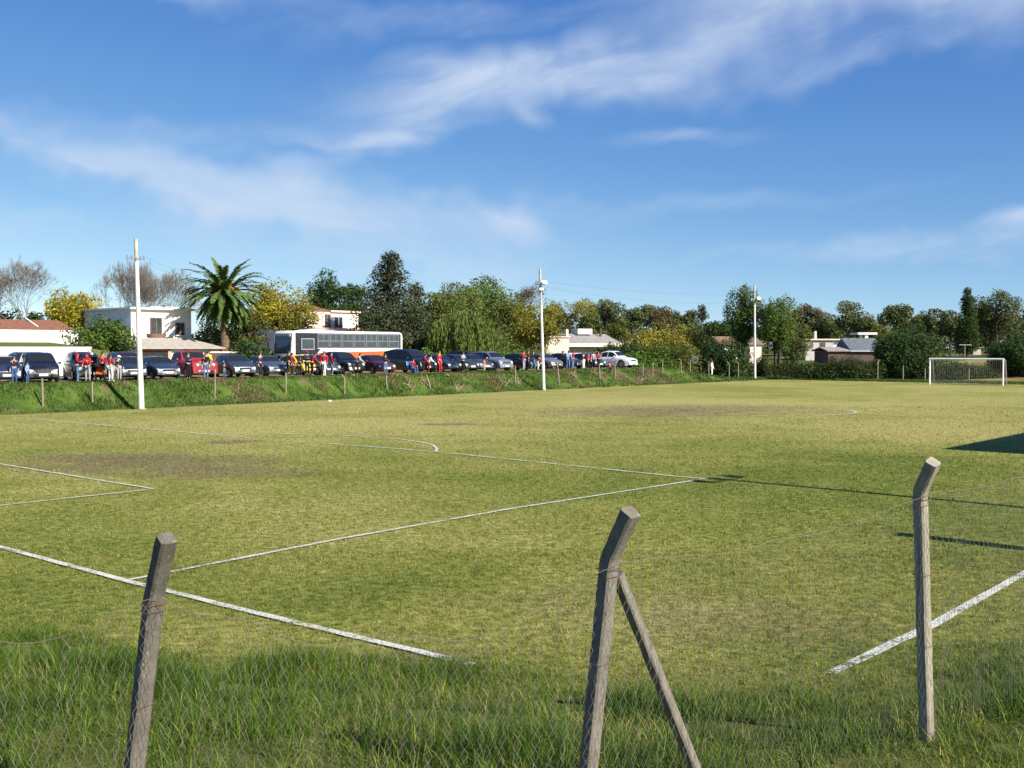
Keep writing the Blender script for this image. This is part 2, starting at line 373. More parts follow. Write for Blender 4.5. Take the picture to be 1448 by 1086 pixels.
def bush(name, label, px, Y, top, half, leaf='dark', n=6000, size=.22, X=None, deep=None, cat='bush', group='bushes around the pitch', gap=.18, lobes=26):
    X = kx(px) * Y if X is None else X; z0 = H(X, Y) - .05; ht = zat(Y, top) - z0; dp = deep or half
    root = thing(name, label, cat, (X, Y, z0), 0, group); Ls = []
    for i in range(lobes):
        az = rng.uniform(0, 6.28); f = rng.random() ** .5; zz = rng.uniform(.12, .8) * ht * (1.08 - .45 * f); lr = rng.uniform(.24, .4)
        Ls.append([math.cos(az) * f * half * .72, math.sin(az) * f * dp * .72, zz, half * lr, dp * lr, min(ht * .36, half * lr)])
    P, d = fill_lobes(Ls, n, gap); P[:, 2] = np.clip(P[:, 2], .03, ht * 1.02)
    V, Fc = leaf_quads(P, rng.normal(size=P.shape) * .7 + d + [0, 0, .3], size * rng.uniform(.55, 1.3, len(P)))
    sg = limbs([l[:3] for l in Ls], lambda t: (t[0] * .12, t[1] * .12, -.1), .07)
    mesh_np('stems', *segs_mesh(sg, 5), BARKD, root, True); mesh_np('foliage', V, Fc, LF[leaf], root); return root
# ------------------------------------------------------------------ ground material
DIRT = [  # centre, half lengths along image-right and away directions, strength
    (gp(215, 655), 4.2, 3.6, .62), (gp(130, 648), 3.0, 2.4, .5), (gp(320, 668), 3.0, 2.2, .5), (gp(915, 583), 7.5, 5.5, .55), (gp(1010, 577), 8.0, 5.0, .5),
    (gp(330, 625), 1.1, 1.0, .8), (gp(635, 600), 1.5, 1.0, .85), (gp(600, 930), .9, .35, .45), (gp(1060, 880), 2.2, 1.3, .32), (gp(480, 950), 1.2, .35, .4), (gp(870, 850), 2.4, 1.0, .18)]
TONE = [  # wear and moisture: straw (+) and greener (-) areas
    (gp(470, 603), 8, 6, .32), (gp(250, 600), 6, 5, .16), (gp(870, 572), 12, 8, .25), (gp(1330, 607), 7, 5, .32), (gp(1120, 575), 10, 9, .15), (gp(230, 690), 4, 4, .10), (gp(600, 740), 4, 3, .10),
    (gp(1180, 670), 6, 6, -.15), (gp(1400, 740), 4, 5, -.10), (gp(60, 617), 4, 5, -.10), (gp(1350, 640), 6, 5, -.12), (gp(760, 690), 4, 4, -.10), (gp(560, 830), 2.2, 1.6, -.16), (gp(1360, 940), 2, 1.4, -.2), (gp(60, 840), 2, 1.6, -.15), (gp(960, 870), 1.8, 1.4, .14), (gp(400, 900), 1.5, 1, .12)]
def grass_color(t, P):
    s = t.sep(P); x, y = s[0], s[1]
    u = t.m('ADD', t.m('MULTIPLY', x, TX), t.m('MULTIPLY', y, TY)); v = t.m('ADD', t.m('MULTIPLY', x, GX), t.m('MULTIPLY', y, GY))
    Pf = t.comb(x, y, 0)
    big = t.noise(Pf, .085, 3, .6, .6); mid = t.noise(Pf, .5, 4, .65, .4); fine = t.noise(Pf, 5.0, 5, .75)
    a = t.m('ADD', t.m('ADD', t.m('MULTIPLY', big, .8), t.m('MULTIPLY_ADD', mid, .6, .125)), t.m('MULTIPLY_ADD', fine, 1.5, -.375))
    a = t.m('ADD', a, t.m('MULTIPLY', t.sm(y, 16, 70), .16))
    for (p, ax, ay, k) in TONE:
        q = t.m('ADD', t.m('POWER', t.m('DIVIDE', t.m('SUBTRACT', x, p.x), ax), 2.0), t.m('POWER', t.m('DIVIDE', t.m('SUBTRACT', y, p.y), ay), 2.0))
        a = t.m('ADD', a, t.m('MULTIPLY', t.m('POWER', 2.718, t.m('MULTIPLY', q, -1.0)), k))
    # a is centred near 1.2
    c = t.mix(t.sm(a, .86, 1.22), (.092, .142, .015), (.222, .235, .044))
    c = t.mix(t.sm(a, 1.18, 1.55), c, (.40, .355, .118))
    # dirt patches worn into the turf
    dn = t.noise(Pf, .8, 5, .7)
    for (p, ax, ay, k) in DIRT:
        d = t.m('SQRT', t.m('ADD', t.m('POWER', t.m('DIVIDE', t.m('SUBTRACT', x, p.x), ax), 2.0), t.m('POWER', t.m('DIVIDE', t.m('SUBTRACT', y, p.y), ay), 2.0)))
        f = t.m('MULTIPLY', t.sm(t.m('ADD', d, t.m('MULTIPLY', t.m('SUBTRACT', dn, .5), 2.2)), 1.15, .35), k)
        c = t.mix(f, c, (.185, .130, .088))
    return c, x, y, u, v, Pf
def ground_mat():
    m, t, b = newmat('ground'); P = t.node('ShaderNodeNewGeometry').outputs['Position']
    c, x, y, u, v, Pf = grass_color(t, P)
    # speckle of blades and shadow gaps at several sizes
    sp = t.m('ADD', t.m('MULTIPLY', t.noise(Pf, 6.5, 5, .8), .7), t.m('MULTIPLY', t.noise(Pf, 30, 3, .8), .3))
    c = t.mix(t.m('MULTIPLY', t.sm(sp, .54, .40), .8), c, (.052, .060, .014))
    c = t.mix(t.m('MULTIPLY', t.sm(sp, .50, .64), .5), c, (.36, .32, .13))
    # bank: greener, with bare brown scars
    bank = t.sm(t.m('ADD', v, t.m('MULTIPLY', t.noise(Pf, .6, 3), .8)), 55.3, 56.1)
    bg = t.mix(t.sm(t.noise(Pf, .7, 5, .7), .35, .65), (.042, .078, .013), (.09, .14, .024))
    bg = t.mix(t.m('MULTIPLY', t.sm(t.noise(Pf, .33, 5, .7), .55, .66), .8), bg, (.17, .115, .065))
    c = t.mix(bank, c, bg)
    lot = t.m('MULTIPLY', t.sm(t.m('ADD', v, t.m('MULTIPLY', t.m('SUBTRACT', t.noise(Pf, .5, 4), .5), 2.5)), 59.5, 60.6), t.sm(v, 71, 69))
    c = t.mix(lot, c, t.mix(t.noise(Pf, 2, 5, .7), (.19, .13, .08), (.26, .19, .12)))
    up = t.sm(v, 69, 71)
    c = t.mix(up, c, t.mix(t.noise(Pf, .5, 4), (.06, .09, .02), (.15, .15, .04)))
    bk = t.sm(u, 108, 113)
    c = t.mix(t.m('MULTIPLY', bk, t.sm(v, 56, 50)), c, t.mix(t.sm(t.noise(Pf, .15, 4), .4, .6), (.16, .13, .05), (.25, .19, .075)))
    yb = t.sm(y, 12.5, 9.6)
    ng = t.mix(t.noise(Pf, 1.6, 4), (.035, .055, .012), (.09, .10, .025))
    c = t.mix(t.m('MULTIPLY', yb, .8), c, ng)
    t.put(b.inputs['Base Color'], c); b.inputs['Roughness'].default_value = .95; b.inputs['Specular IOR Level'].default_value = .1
    hgt = t.m('ADD', t.noise(Pf, 7, 4, .7), t.m('MULTIPLY', t.noise(Pf, 40, 3, .8), .5))
    t.put(b.inputs['Normal'], t.bump(hgt, .9, .05)); return m
GROUND = ground_mat()
def axis(parts):
    a = []
    for lo, hi, st in parts: a += list(np.arange(lo, hi, st))
    return np.array(sorted(set(np.round(a, 4))))
ua = axis([(-3000, -200, 400), (-200, -20, 20), (-20, 26, .45), (26, 110, 1.0), (110, 160, 4), (160, 400, 30), (400, 3600, 400)])
va = axis([(-3000, -200, 400), (-200, -12, 12), (-12, 14, .45), (14, 54.5, 2.5), (54.5, 60.2, .25), (60.2, 73.8, 2.4), (73.8, 74.6, .1), (74.6, 90, 2), (90, 200, 20), (200, 3600, 400)])
UU, VV = np.meshgrid(ua, va, indexing='ij'); XX = TX * UU + GX * VV; YY = TY * UU + GY * VV
ZZ = Hf(XX, YY); nu, nv = UU.shape
ii = (np.arange(nu - 1)[:, None] * nv + np.arange(nv - 1)[None]).reshape(-1)
g = mesh_np('ground', np.stack([XX, YY, ZZ], -1).reshape(-1, 3), np.stack([ii, ii + nv, ii + nv + 1, ii + 1], -1), GROUND, None, True)
g['kind'] = 'structure'
# ------------------------------------------------------------------ pitch markings
def line_mat():
    m, t, b = newmat('lime_line'); P = t.node('ShaderNodeNewGeometry').outputs['Position']
    n = t.m('ADD', t.m('MULTIPLY', t.noise(P, 26, 4, .8), .6), t.m('MULTIPLY', t.noise(P, 1.1, 4, .7), .4))
    t.put(b.inputs['Base Color'], t.mix(t.noise(P, 30, 4, .7), (.40, .41, .34), (.66, .66, .61))); b.inputs['Roughness'].default_value = .95
    tr = t.node('ShaderNodeBsdfTransparent'); mx = t.node('ShaderNodeMixShader')
    t.put(mx.inputs[0], t.sm(n, .40, .53)); t.l.new(tr.outputs[0], mx.inputs[1]); t.l.new(b.outputs[0], mx.inputs[2])
    t.l.new(mx.outputs[0], m.node_tree.nodes['Material Output'].inputs[0]); return m
LIME = line_mat()
def faint_mat():
    m = LIME.copy(); m.name = 'worn_lime_line'
    for n in m.node_tree.nodes:
        if n.type == 'MAP_RANGE': n.inputs[1].default_value = .46; n.inputs[2].default_value = .62
    return m
FAINT = faint_mat()
def marking(name, pix, w=.12, mt=LIME, sub=40):
    pts = [gp(*p) for p in pix]; Q = []
    for a, b in zip(pts[:-1], pts[1:]):
        k = max(2, int((b - a).length / .35)); Q += [a.lerp(b, i / k) for i in range(k)]
    Q.append(pts[-1]); V = []; n = len(Q)
    for i, q in enumerate(Q):
        d = (Q[min(i + 1, n - 1)] - Q[max(i - 1, 0)]).normalized(); s = Vector((-d.y, d.x, 0)); o = rng.normal() * .004
        for e in (-1, 1):
            p = q + s * (e * w * rng.uniform(.47, .56) + o); V.append((p.x, p.y, H(p.x, p.y) + .026))
    Fc = [(2 * i, 2 * i + 1, 2 * i + 3, 2 * i + 2) for i in range(n - 1)]
    o = mesh_np(name, np.array(V), np.array(Fc), mt); o['kind'] = 'structure'; return o
marking('pitch_goal_line', [(-120, 744), (0, 775), (182, 824), (360, 868.5), (625, 932)], .125)
marking('pitch_goal_line', [(625, 932), (668, 943)], .12, FAINT)
marking('pitch_penalty_line', [(182, 822), (480, 763.7), (720, 721), (998, 678)], .10)
marking('pitch_penalty_line', [(998, 678), (960, 675), (616, 639.4), (460, 627.6)], .10)
marking('pitch_penalty_line', [(460, 627.6), (400, 623.1), (353, 619.6)], .10, FAINT)
marking('pitch_penalty_line', [(353, 619.6), (35, 592)], .10)
marking('pitch_penalty_line', [(35, 592), (0, 594), (-60, 597)], .10, FAINT)
marking('pitch_goal_area_line', [(-60, 724), (0, 716), (218, 692.5), (110, 675), (13, 659), (-60, 648)], .09)
marking('pitch_arc_line', [(616, 639.4), (618, 635), (612, 630), (596, 626), (560, 621), (515, 618), (470, 615.5), (420, 614.3), (370, 613)], .09)
marking('pitch_touchline', [(1172, 956), (1205, 940)], .12, FAINT)
marking('pitch_touchline', [(1205, 940), (1317, 887), (1448, 813), (1560, 752)], .13)
marking('pitch_touchline', [(-30, 594), (60, 589.5), (150, 584.5), (240, 579.5), (330, 574.5)], .10, FAINT)
marking('pitch_side_line', [(-30, 619), (30, 616), (85, 612.5)], .10, FAINT)
marking('pitch_circle_line', [(1172, 579), (1200, 580.5), (1211, 583), (1206, 585), (1185, 587), (1150, 588)], .14)
marking('pitch_halfway_line', [(1070, 586), (1150, 588), (1230, 591), (1288, 592.5)], .11, FAINT)
marking('pitch_halfway_line', [(1380, 599), (1448, 601.5), (1520, 604)], .12, FAINT)
marking('pitch_circle_line', [(785, 582), (800, 584.5), (825, 587), (850, 588)], .13, FAINT)
marking('pitch_penalty_line', [(1290, 553), (1340, 553.5), (1448, 557)], .13, FAINT)
# ------------------------------------------------------------------ grass (uncountable)
def blade_mat(name, cols, trans=.35, pitch=False):
    m, t, b = newmat(name); gn = t.node('ShaderNodeNewGeometry'); r = gn.outputs['Random Per Island']
    if pitch:
        c = grass_color(t, gn.outputs['Position'])[0]
        c = t.mix(t.sm(r, .0, .35), t.mix(.6, c, (.04, .075, .010)), c); c = t.mix(t.m('MULTIPLY', t.sm(r, .72, 1.0), .7), c, (.33, .29, .13))
    else:
        w = t.m('ADD', t.m('MULTIPLY', r, .7), t.m('MULTIPLY', t.m('SUBTRACT', t.noise(gn.outputs['Position'], .9, 4, .6), .42), 1.6))
        c = t.mix(t.sm(w, .0, .42), cols[0], cols[1]); c = t.mix(t.sm(w, .42, .78), c, cols[2]); c = t.mix(t.sm(w, .82, 1.0), c, cols[3])
    t.put(b.inputs['Base Color'], c); b.inputs['Roughness'].default_value = .6; b.inputs['Specular IOR Level'].default_value = .2
    tr = t.node('ShaderNodeBsdfTranslucent'); t.put(tr.inputs[0], c); mx = t.node('ShaderNodeMixShader'); mx.inputs[0].default_value = trans
    t.l.new(b.outputs[0], mx.inputs[1]); t.l.new(tr.outputs[0], mx.inputs[2]); t.l.new(mx.outputs[0], m.node_tree.nodes['Material Output'].inputs[0]); return m
def blades(name, x, y, ln, w, mt, lean=.5, segs=3, z=None):
    n = len(x); z = Hf(x, y) if z is None else z; az = rng.uniform(0, 2 * np.pi, n); d = np.stack([np.cos(az), np.sin(az)], 1)
    la = (.35 + np.abs(rng.normal(size=n)) * .75) * lean; sa = az + np.pi / 2 + rng.normal(size=n) * .6; sd = np.stack([np.cos(sa), np.sin(sa)], 1)
    V = np.zeros((n, 2 * segs + 1, 3)); px, py, pz = x.copy(), y.copy(), z - .02
    for i in range(segs + 1):
        f = i / segs
        if i < segs:
            ww = w * (1 - f * .55) * .5
            V[:, 2 * i, 0] = px - sd[:, 0] * ww; V[:, 2 * i, 1] = py - sd[:, 1] * ww; V[:, 2 * i, 2] = pz
            V[:, 2 * i + 1, 0] = px + sd[:, 0] * ww; V[:, 2 * i + 1, 1] = py + sd[:, 1] * ww; V[:, 2 * i + 1, 2] = pz
            a = np.clip(la * (.35 + 1.3 * f), 0, 2.0); st = ln / segs
            px = px + d[:, 0] * np.sin(a) * st; py = py + d[:, 1] * np.sin(a) * st; pz = pz + np.cos(a) * st
        else: V[:, 2 * i, 0] = px; V[:, 2 * i, 1] = py; V[:, 2 * i, 2] = pz
    base = np.arange(n)[:, None] * (2 * segs + 1); T = []
    for i in range(segs - 1): T += [[2 * i, 2 * i + 1, 2 * i + 3], [2 * i, 2 * i + 3, 2 * i + 2]]
    T.append([2 * segs - 2, 2 * segs - 1, 2 * segs])
    o = mesh_np(name, V.reshape(-1, 3), (base[:, :, None] + np.array(T)[None]).reshape(-1, 3), mt, None, True); o['kind'] = 'stuff'; return o
def scatter(n, x0, x1, y0, y1): return rng.uniform(x0, x1, n), rng.uniform(y0, y1, n)
# tall verge grass behind the wire fence
gx, gy = scatter(520000, -9, 10, 5.6, 15)
yb = ybound(gx) + .5 + (vnoise(gx, gy, .8, 31) - .5) * 1.8 + (vnoise(gx, gy, 3, 32) - .5) * .9
dn = vnoise(gx, gy, 1.6, 33) * .55 + vnoise(gx, gy, 5, 34) * .45
k = (gy < yb) & (np.abs(gx) < gy * .56 + .8) & (dn > .27 + .3 * rng.random(len(gx))) & (gy > 6.6)
gx, gy, yb = gx[k], gy[k], yb[k]
hs = .25 + 1.15 * vnoise(gx, gy, .8, 35) ** 1.3 + .5 * (vnoise(gx, gy, 3.2, 36) - .5)
ln = np.maximum(.03, (.08 + .27 * rng.random(len(gx)) ** 1.8) * hs * (.28 + .72 * ss(0, 1.3, yb - gy)))
GT = blade_mat('verge_grass', [(.022, .050, .006), (.052, .105, .009), (.115, .170, .017), (.34, .33, .06)], .2)
o = blades('verge_grass', gx, gy, ln, rng.uniform(.0035, .0075, len(gx)), GT, 1.15, 4)
tag(o, 'tall green grass growing wild along the wire fence in the foreground', 'grass')
# dry seed stalks in the verge
gx, gy = scatter(15000, -9, 10, 6.4, 13.5); k = (gy < ybound(gx) - .2) & (vnoise(gx, gy, .7, 41) + .12 * (np.abs(gx - .6) < 2.2) > .5); gx, gy = gx[k], gy[k]
o = blades('dry_grass', gx, gy, rng.uniform(.08, .28, len(gx)), rng.uniform(.0025, .0045, len(gx)), blade_mat('dry_grass', [(.25, .22, .05), (.36, .32, .08), (.44, .40, .12), (.52, .45, .22)]), 1.5, 4)
tag(o, 'thin yellowed stalks scattered through the tall green verge grass', 'grass')
# short turf of the pitch, as real blades near the camera and coarser tufts farther out
def turf(n, y0, y1, ln, w, lean):
    yy = y0 + (y1 - y0) * rng.random(n); xx = rng.uniform(-1, 1, n) * (yy * .5 + .8)
    k = (yy > ybound(xx) - .5) & (vnoise(xx, yy, 2.2, 51) * .4 + vnoise(xx, yy, 6, 52) * .6 > .30 + .32 * rng.random(n)); xx, yy = xx[k], yy[k]
    v = GX * xx + GY * yy; k = v < 55.2; xx, yy = xx[k], yy[k]
    return xx, yy, ln * rng.uniform(.5, 1.3, len(xx)), w * rng.uniform(.7, 1.4, len(xx)), lean
PB = blade_mat('pitch_turf', None, .3, True); 
def tufts(n, y0, y1, per, ln, w, sp):
    yy = y0 + (y1 - y0) * rng.random(n) ** .8; xx = rng.uniform(-1, 1, n) * (yy * .5 + .8); k = (yy > ybound(xx) - .4) & (GX * xx + GY * yy < 55); xx, yy = xx[k], yy[k]; n = len(xx)
    s_ = rng.uniform(.5, 1.35, n); X = (xx[:, None] + rng.normal(size=(n, per)) * sp * s_[:, None]).ravel(); Y = (yy[:, None] + rng.normal(size=(n, per)) * sp * s_[:, None]).ravel()
    return X, Y, (ln * rng.uniform(.6, 1.2, (n, per)) * s_[:, None]).ravel(), w * rng.uniform(.7, 1.3, len(X)), .9
parts = [tufts(22000, 9, 18, 8, .062, .010, .035), tufts(16000, 17, 34, 7, .068, .018, .06), tufts(9000, 33, 64, 6, .070, .035, .12), turf(170000, 9, 17, .045, .009, .9), turf(110000, 16, 30, .055, .016, .95), turf(80000, 29, 62, .06, .034, .9)]
o = blades('pitch_turf', *[np.concatenate([p[i] for p in parts]) for i in range(4)], PB, .95, 2)
tag(o, 'short olive and straw coloured turf of the football pitch', 'grass')
# bank grass
n = 95000; uu = rng.uniform(18, 112, n) ; vv = rng.uniform(55.0, 60.2, n); gx = TX * uu + GX * vv; gy = TY * uu + GY * vv
de = vnoise(uu, vv, .8, 61) * .6 + vnoise(uu, vv, 2.5, 62) * .4
k = (de > .25 + .3 * rng.random(n)) & (vv > 55.2 + (vnoise(uu, vv, .25, 3) - .5) * .7 + .3 * vnoise(uu, vv, 1.5, 63))
gx, gy, uu, vv = gx[k], gy[k], uu[k], vv[k]
o = blades('bank_grass', gx, gy, (.08 + .20 * rng.random(len(gx)) ** 2) * (.5 + 1.1 * vnoise(uu, vv, .55, 64)) * (1 - .55 * ss(58.0, 59.2, vv)), rng.uniform(.03, .07, len(gx)),
           blade_mat('bank_grass', [(.024, .048, .008), (.054, .098, .015), (.10, .15, .028), (.24, .20, .08)], .25), .6, 2)
tag(o, 'rough green grass covering the earth bank below the parked cars', 'grass')
n = 34000; uu = rng.uniform(28, 96, n); vv = rng.uniform(55.7, 58.5, n); k = vnoise(uu, vv, .3, 71) * .65 + vnoise(uu, vv, 1.1, 72) * .35 > .64; uu, vv = uu[k], vv[k]
o = blades('dry_weeds', TX * uu + GX * vv, TY * uu + GY * vv, rng.uniform(.1, .35, len(uu)), rng.uniform(.025, .05, len(uu)), blade_mat('dry_weeds', [(.13, .09, .05), (.20, .14, .075), (.28, .2, .11), (.36, .28, .17)], .2), .8, 2)
tag(o, 'patches of dry brown weeds on the green bank', 'grass')
n = 26000; uu = rng.uniform(106.5, 112, n); vv = rng.uniform(18, 56, n)
o = blades('back_grass', TX * uu + GX * vv, TY * uu + GY * vv, rng.uniform(.08, .32, n), rng.uniform(.03, .07, n), blade_mat('back_grass', [(.03, .06, .01), (.06, .10, .018), (.09, .14, .03), (.16, .16, .05)], .3), .6, 2)
tag(o, 'strip of longer green grass between the far goal and the hedge', 'grass')
# ------------------------------------------------------------------ foreground concrete posts and wire
def concrete(name, base, dark):
    m, t, b = newmat(name); oc = t.node('ShaderNodeTexCoord').outputs['Object']
    n1 = t.noise(oc, 9, 6, .7); n2 = t.noise(oc, 55, 4, .7)
    c = t.mix(t.sm(n1, .35, .65), tuple(q * .72 for q in base), base); c = t.mix(t.m('MULTIPLY', t.sm(n2, .5, .7), .4), c, tuple(q * 1.3 for q in base))
    sc = t.vm('MULTIPLY', oc, (22.0, 22.0, 2.2)); c = t.mix(t.m('MULTIPLY', t.sm(t.noise(sc, 1, 5, .7), .5, .68), .35), c, dark)
    c = t.mix(t.m('MULTIPLY', t.sm(t.noise(oc, 26, 4, .6), .60, .68), .55), c, (.30, .27, .17))
    t.put(b.inputs['Base Color'], c); b.inputs['Roughness'].default_value = .92; b.inputs['Specular IOR Level'].default_value = .2
    h = t.m('ADD', t.noise(oc, 60, 5, .75), t.m('MULTIPLY', n1, 1.5)); t.put(b.inputs['Normal'], t.bump(h, .8, .006)); return m
CONC_A = concrete('weathered_concrete', (.20, .178, .145), (.065, .056, .046)); CONC_B = concrete('mossy_concrete', (.15, .132, .108), (.045, .039, .033)); CONC_C = concrete('pale_concrete', (.32, .285, .215), (.12, .10, .075))
CONC_F = mat('far_concrete', (.23, .18, .135), .9, .25, 5, bump=.3, dirt=(.16, .12, .09))
WIREM = mat('galvanised_wire', (.22, .195, .16), .7, .3, 30, metal=.3); RUST = mat('rusty_wire', (.16, .075, .035), .85, .35, 40, metal=.2)
def square_post(pts, w, rz, top_cut=0.0):
    """square section swept along pts (local), sides turned by rz; rounded corners and knocks"""
    mb = MB(); ch = w * .14; h = w / 2; prof = [(-h + ch, -h), (h - ch, -h), (h, -h + ch), (h, h - ch), (h - ch, h), (-h + ch, h), (-h, h - ch), (-h, -h + ch)]
    P = []; pts = [Vector(p) for p in pts]
    for a, b in zip(pts[:-1], pts[1:]):
        k = max(1, int((b - a).length / .06)); P += [a.lerp(b, i / k) for i in range(k)]
    P.append(pts[-1]); vs = []; M = Matrix.Rotation(rz, 3, 'Z')
    for i, p in enumerate(P):
        d = (P[min(i + 1, len(P) - 1)] - P[max(i - 1, 0)]).normalized(); q = Vector((0, 0, 1)).rotation_difference(d).to_matrix()
        for x, y in prof: vs.append(p + q @ (M @ Vector((x * rng.uniform(.93, 1.035), y * rng.uniform(.93, 1.035), rng.normal() * .003))))
    n = 8; fs = [(i * n + j, i * n + (j + 1) % n, (i + 1) * n + (j + 1) % n, (i + 1) * n + j) for i in range(len(P) - 1) for j in range(n)]
    fs += [tuple(reversed(range(n))), tuple(range((len(P) - 1) * n, len(P) * n))]; mb.add(vs, fs); return mb
def pix3(px, py, Y):
    d = ray(px, py); return Vector((d.x / d.y * Y, Y, HC + d.z / d.y * Y))
FP = []
def fore_post(label, bend, top, low, Yb, dY, mt, w, rz, brace=None):
    B = pix3(*bend, Yb); Tp = pix3(*top, Yb + dY); L = pix3(*low, Yb - .0); d = (L - B); s = (H(B.x, B.y) - .35 - B.z) / d.z; foot = B + d * s
    root = thing('concrete_post', label, 'fence post', (foot.x, foot.y, H(foot.x, foot.y)), 0, 'bent concrete posts of the near wire fence'); o = Vector(root.location)
    mid = B + (Tp - B).normalized() * .03
    square_post([foot - o, B + (foot - B).normalized() * .03 - o, mid - o, Tp - o], w, rz).build('post', mt, root, smooth=True, angle=28)
    ax = (B - foot).normalized(); h = w * .56; Mz = Matrix.Rotation(rz, 3, 'Z')
    for zz in (.06, .10, .62, 1.15):
        c = B - ax * zz - o; ring = [c + Mz @ Vector((sx * h, sy * h, 0)) + Vector((0, 0, rng.normal() * .006)) for sx, sy in ((-1, -1), (1, -1), (1, 1), (-1, 1), (-1, -1))]
        MB().tube(ring, .0022, 4).build('wire_tie', RUST, root)
    if brace:
        a = pix3(*brace[0], Yb + .06); e = pix3(*brace[1], Yb + .42); dd = (e - a); s2 = (H(e.x, e.y) - .3 - a.z) / dd.z; ft = a + dd * s2
        square_post([ft - o, a - o], w * .74, rz + .1).build('brace', mt, root, smooth=True, angle=28)
    FP.append((B, foot)); return root
fore_post('dark weathered concrete post with cranked top, nearest the left edge of the picture', (219, 838), (236, 761), (190, 1086), 5.9, -.15, CONC_B, .094, R(44))
fore_post('grey concrete post with cranked top propped by a slanting brace', (862, 790), (892, 724), (832, 1086), 6.3, -.17, CONC_A, .094, R(43), brace=((873, 812), (982, 1086)))
fore_post('slim pale concrete post with cranked top standing by the right touchline', (1301, 695), (1320, 653), (1310, 1030), 8.0, -.17, CONC_C, .090, R(40))
def wire_panel(label, A, B, sag=.12, cell=.085, drop=.0, seed=0, r=.0012, loose=0.0):
    """hexagonal wire mesh hanging between two posts; A,B = (top, foot)"""
    off = Vector((.05, -.085, 0)); (a1, a0), (b1, b0) = [(p + off, q + off) for p, q in (A, B)]; ln = (b1 - a1).length; nx = int(ln / cell); zig = []
    def pt(s, tt):
        top = a1.lerp(b1, s); ft = a0.lerp(b0, s); sg = sag * 4 * s * (1 - s) * (1 + .12 * math.sin(s * 17 + seed)) + loose * max(0, math.sin(s * 9 + seed)) * s * (1 - s)
        p = top.lerp(ft, tt); p.z -= (sg + drop) * (1 - tt); p += Vector((math.sin(s * 31 + tt * 8 + seed), math.cos(s * 23 + tt * 11 + seed), 0)) * .02; return p
    mb = []; 
    nz = int(1.5 / .075)
    for i in range(nx):
        for sgn in (0, 1):
            P = [pt(min(1, max(0, (i + (.5 if (j + sgn) % 2 else 0) + .25 * sgn * 0) / nx)), j / nz * .93) for j in range(nz + 1)]
            for p, q in zip(P[:-1], P[1:]): mb.append([*p, *q, r, r])
    for q0, tt in ((0, 0.0),):
        P = [pt(i / 40, tt) for i in range(41)]
        for p, q in zip(P[:-1], P[1:]): mb.append([*p, *q, r * 1.5, r * 1.5])
    V, Fc = segs_mesh(mb, 3); o = mesh_np('wire_mesh', V, Fc, WIREM); return tag(o, label, 'wire fence', 'wire mesh panels of the near fence')
def ext(P, Q, k):
    d = Vector((Q[0].x - P[0].x, Q[0].y - P[0].y, 0)).normalized() * k; return (Q[0] + d, Q[1] + d)
PL, PM, PR = FP
wire_panel('slack wire mesh running out of the picture from the leftmost near post', ext((PM[0], PM[1]), PL, 2.3), PL, .2, seed=1, loose=.3)
wire_panel('sagging wire mesh between the leftmost near post and the braced post', PL, PM, .34, seed=2, loose=.25)
wire_panel('wire mesh between the braced post and the slim post on the right', PM, PR, .10, seed=3)
wire_panel('wire mesh running out of the picture from the slim post on the right', PR, (PR[0] + Vector((2.9, 3.2, 0)), PR[1] + Vector((2.9, 3.2, 0))), .07, seed=4)
# ------------------------------------------------------------------ posts of the far fence on the bank
def far_post(px, top, base, arm=0, lean=0.0, label='', v=None, u=None, w=.09):
    X, Y = at_u(px, u) if u else at_v(px, v or 56.4); z = H(X, Y); ht = max(.5, zat(Y, top) - z)
    root = thing('concrete_post', label, 'fence post', (X, Y, z), 0, 'concrete posts of the far fence')
    pts = [(0, 0, -.3), (lean * ht * .5, 0, ht * .5), (lean * ht, 0, ht * (.82 if arm else 1))]
    mb = square_post(pts, w, R(41)); mb.build('post', CONC_F, root, angle=28)
    if arm:
        q = Vector(pts[-1]); d = Vector((GX * arm * .30, GY * arm * .30, ht * .18)) if u is None else Vector((TX * arm * .3, TY * arm * .3, ht * .18))
        square_post([q - d * .08, q + d], w * .92, R(41)).build('arm', CONC_F, root, angle=28)
    return root
FARP = [(60, 535, 578, 0, -.02, 'straight pale post on the bank below the black minivan'), (130, 540, 575, 0, .0, 'short pale post on the bank below the red-jacketed group'),
 (303, 522, 572, 0, .03, 'bowed pale post on the bank in front of the palm tree'), (404, 527, 566, 0, 0, 'straight post on the bank in front of the yellow car'),
 (487, 530, 557, 1, .0, 'post with bent tip on the bank below the black hatchback, in front of the bus'), (547, 531, 562, 0, -.06, 'slightly leaning post on the bank below the rear of the bus'),
 (610, 531, 553, 0, -.35, 'post leaning heavily to the left on the bank below the large black van'), (729, 517, 538, 0, -.03, 'thin post on top of the bank left of the middle floodlight pole'),
 (791, 513, 545, 0, -.10, 'leaning post on the bank just right of the middle floodlight pole'), (848, 514, 547, 0, -.03, 'straight post on the bank in front of the white pickup bed'),
 (870, 516, 545, 0, -.03, 'stout post on the bank at the front wheel of the white pickup'), (909, 515, 541, 0, 0, 'thin post on the bank right of the white pickup nose'),
 (923, 508, 524, -1, 0, 'pinkish post with a bent top on the crest of the bank near the vine'), (937, 510, 539, 0, -.02, 'straight post on the bank in front of the mustard shrub'),
 (963, 507, 541, 1, 0, 'post with cranked top in front of the dark hollow in the shrubs'), (976, 509, 530, 0, 0, 'slim post on the slope beside the tyre'),
 (1002, 507, 539, -1, 0, 'cranked post on the slope beside the person in white'), (1031, 511, 538, 1, 0, 'cranked post at the foot of the left poplar trunk'), (1044, 510, 536, 1, 0, 'post with arm bent to the right, just left of the third pole')]
for px, tp, bs, arm, lean, lb in FARP: far_post(px, tp, bs, arm, lean, lb, v=56.6 if px < 900 else 57.2)
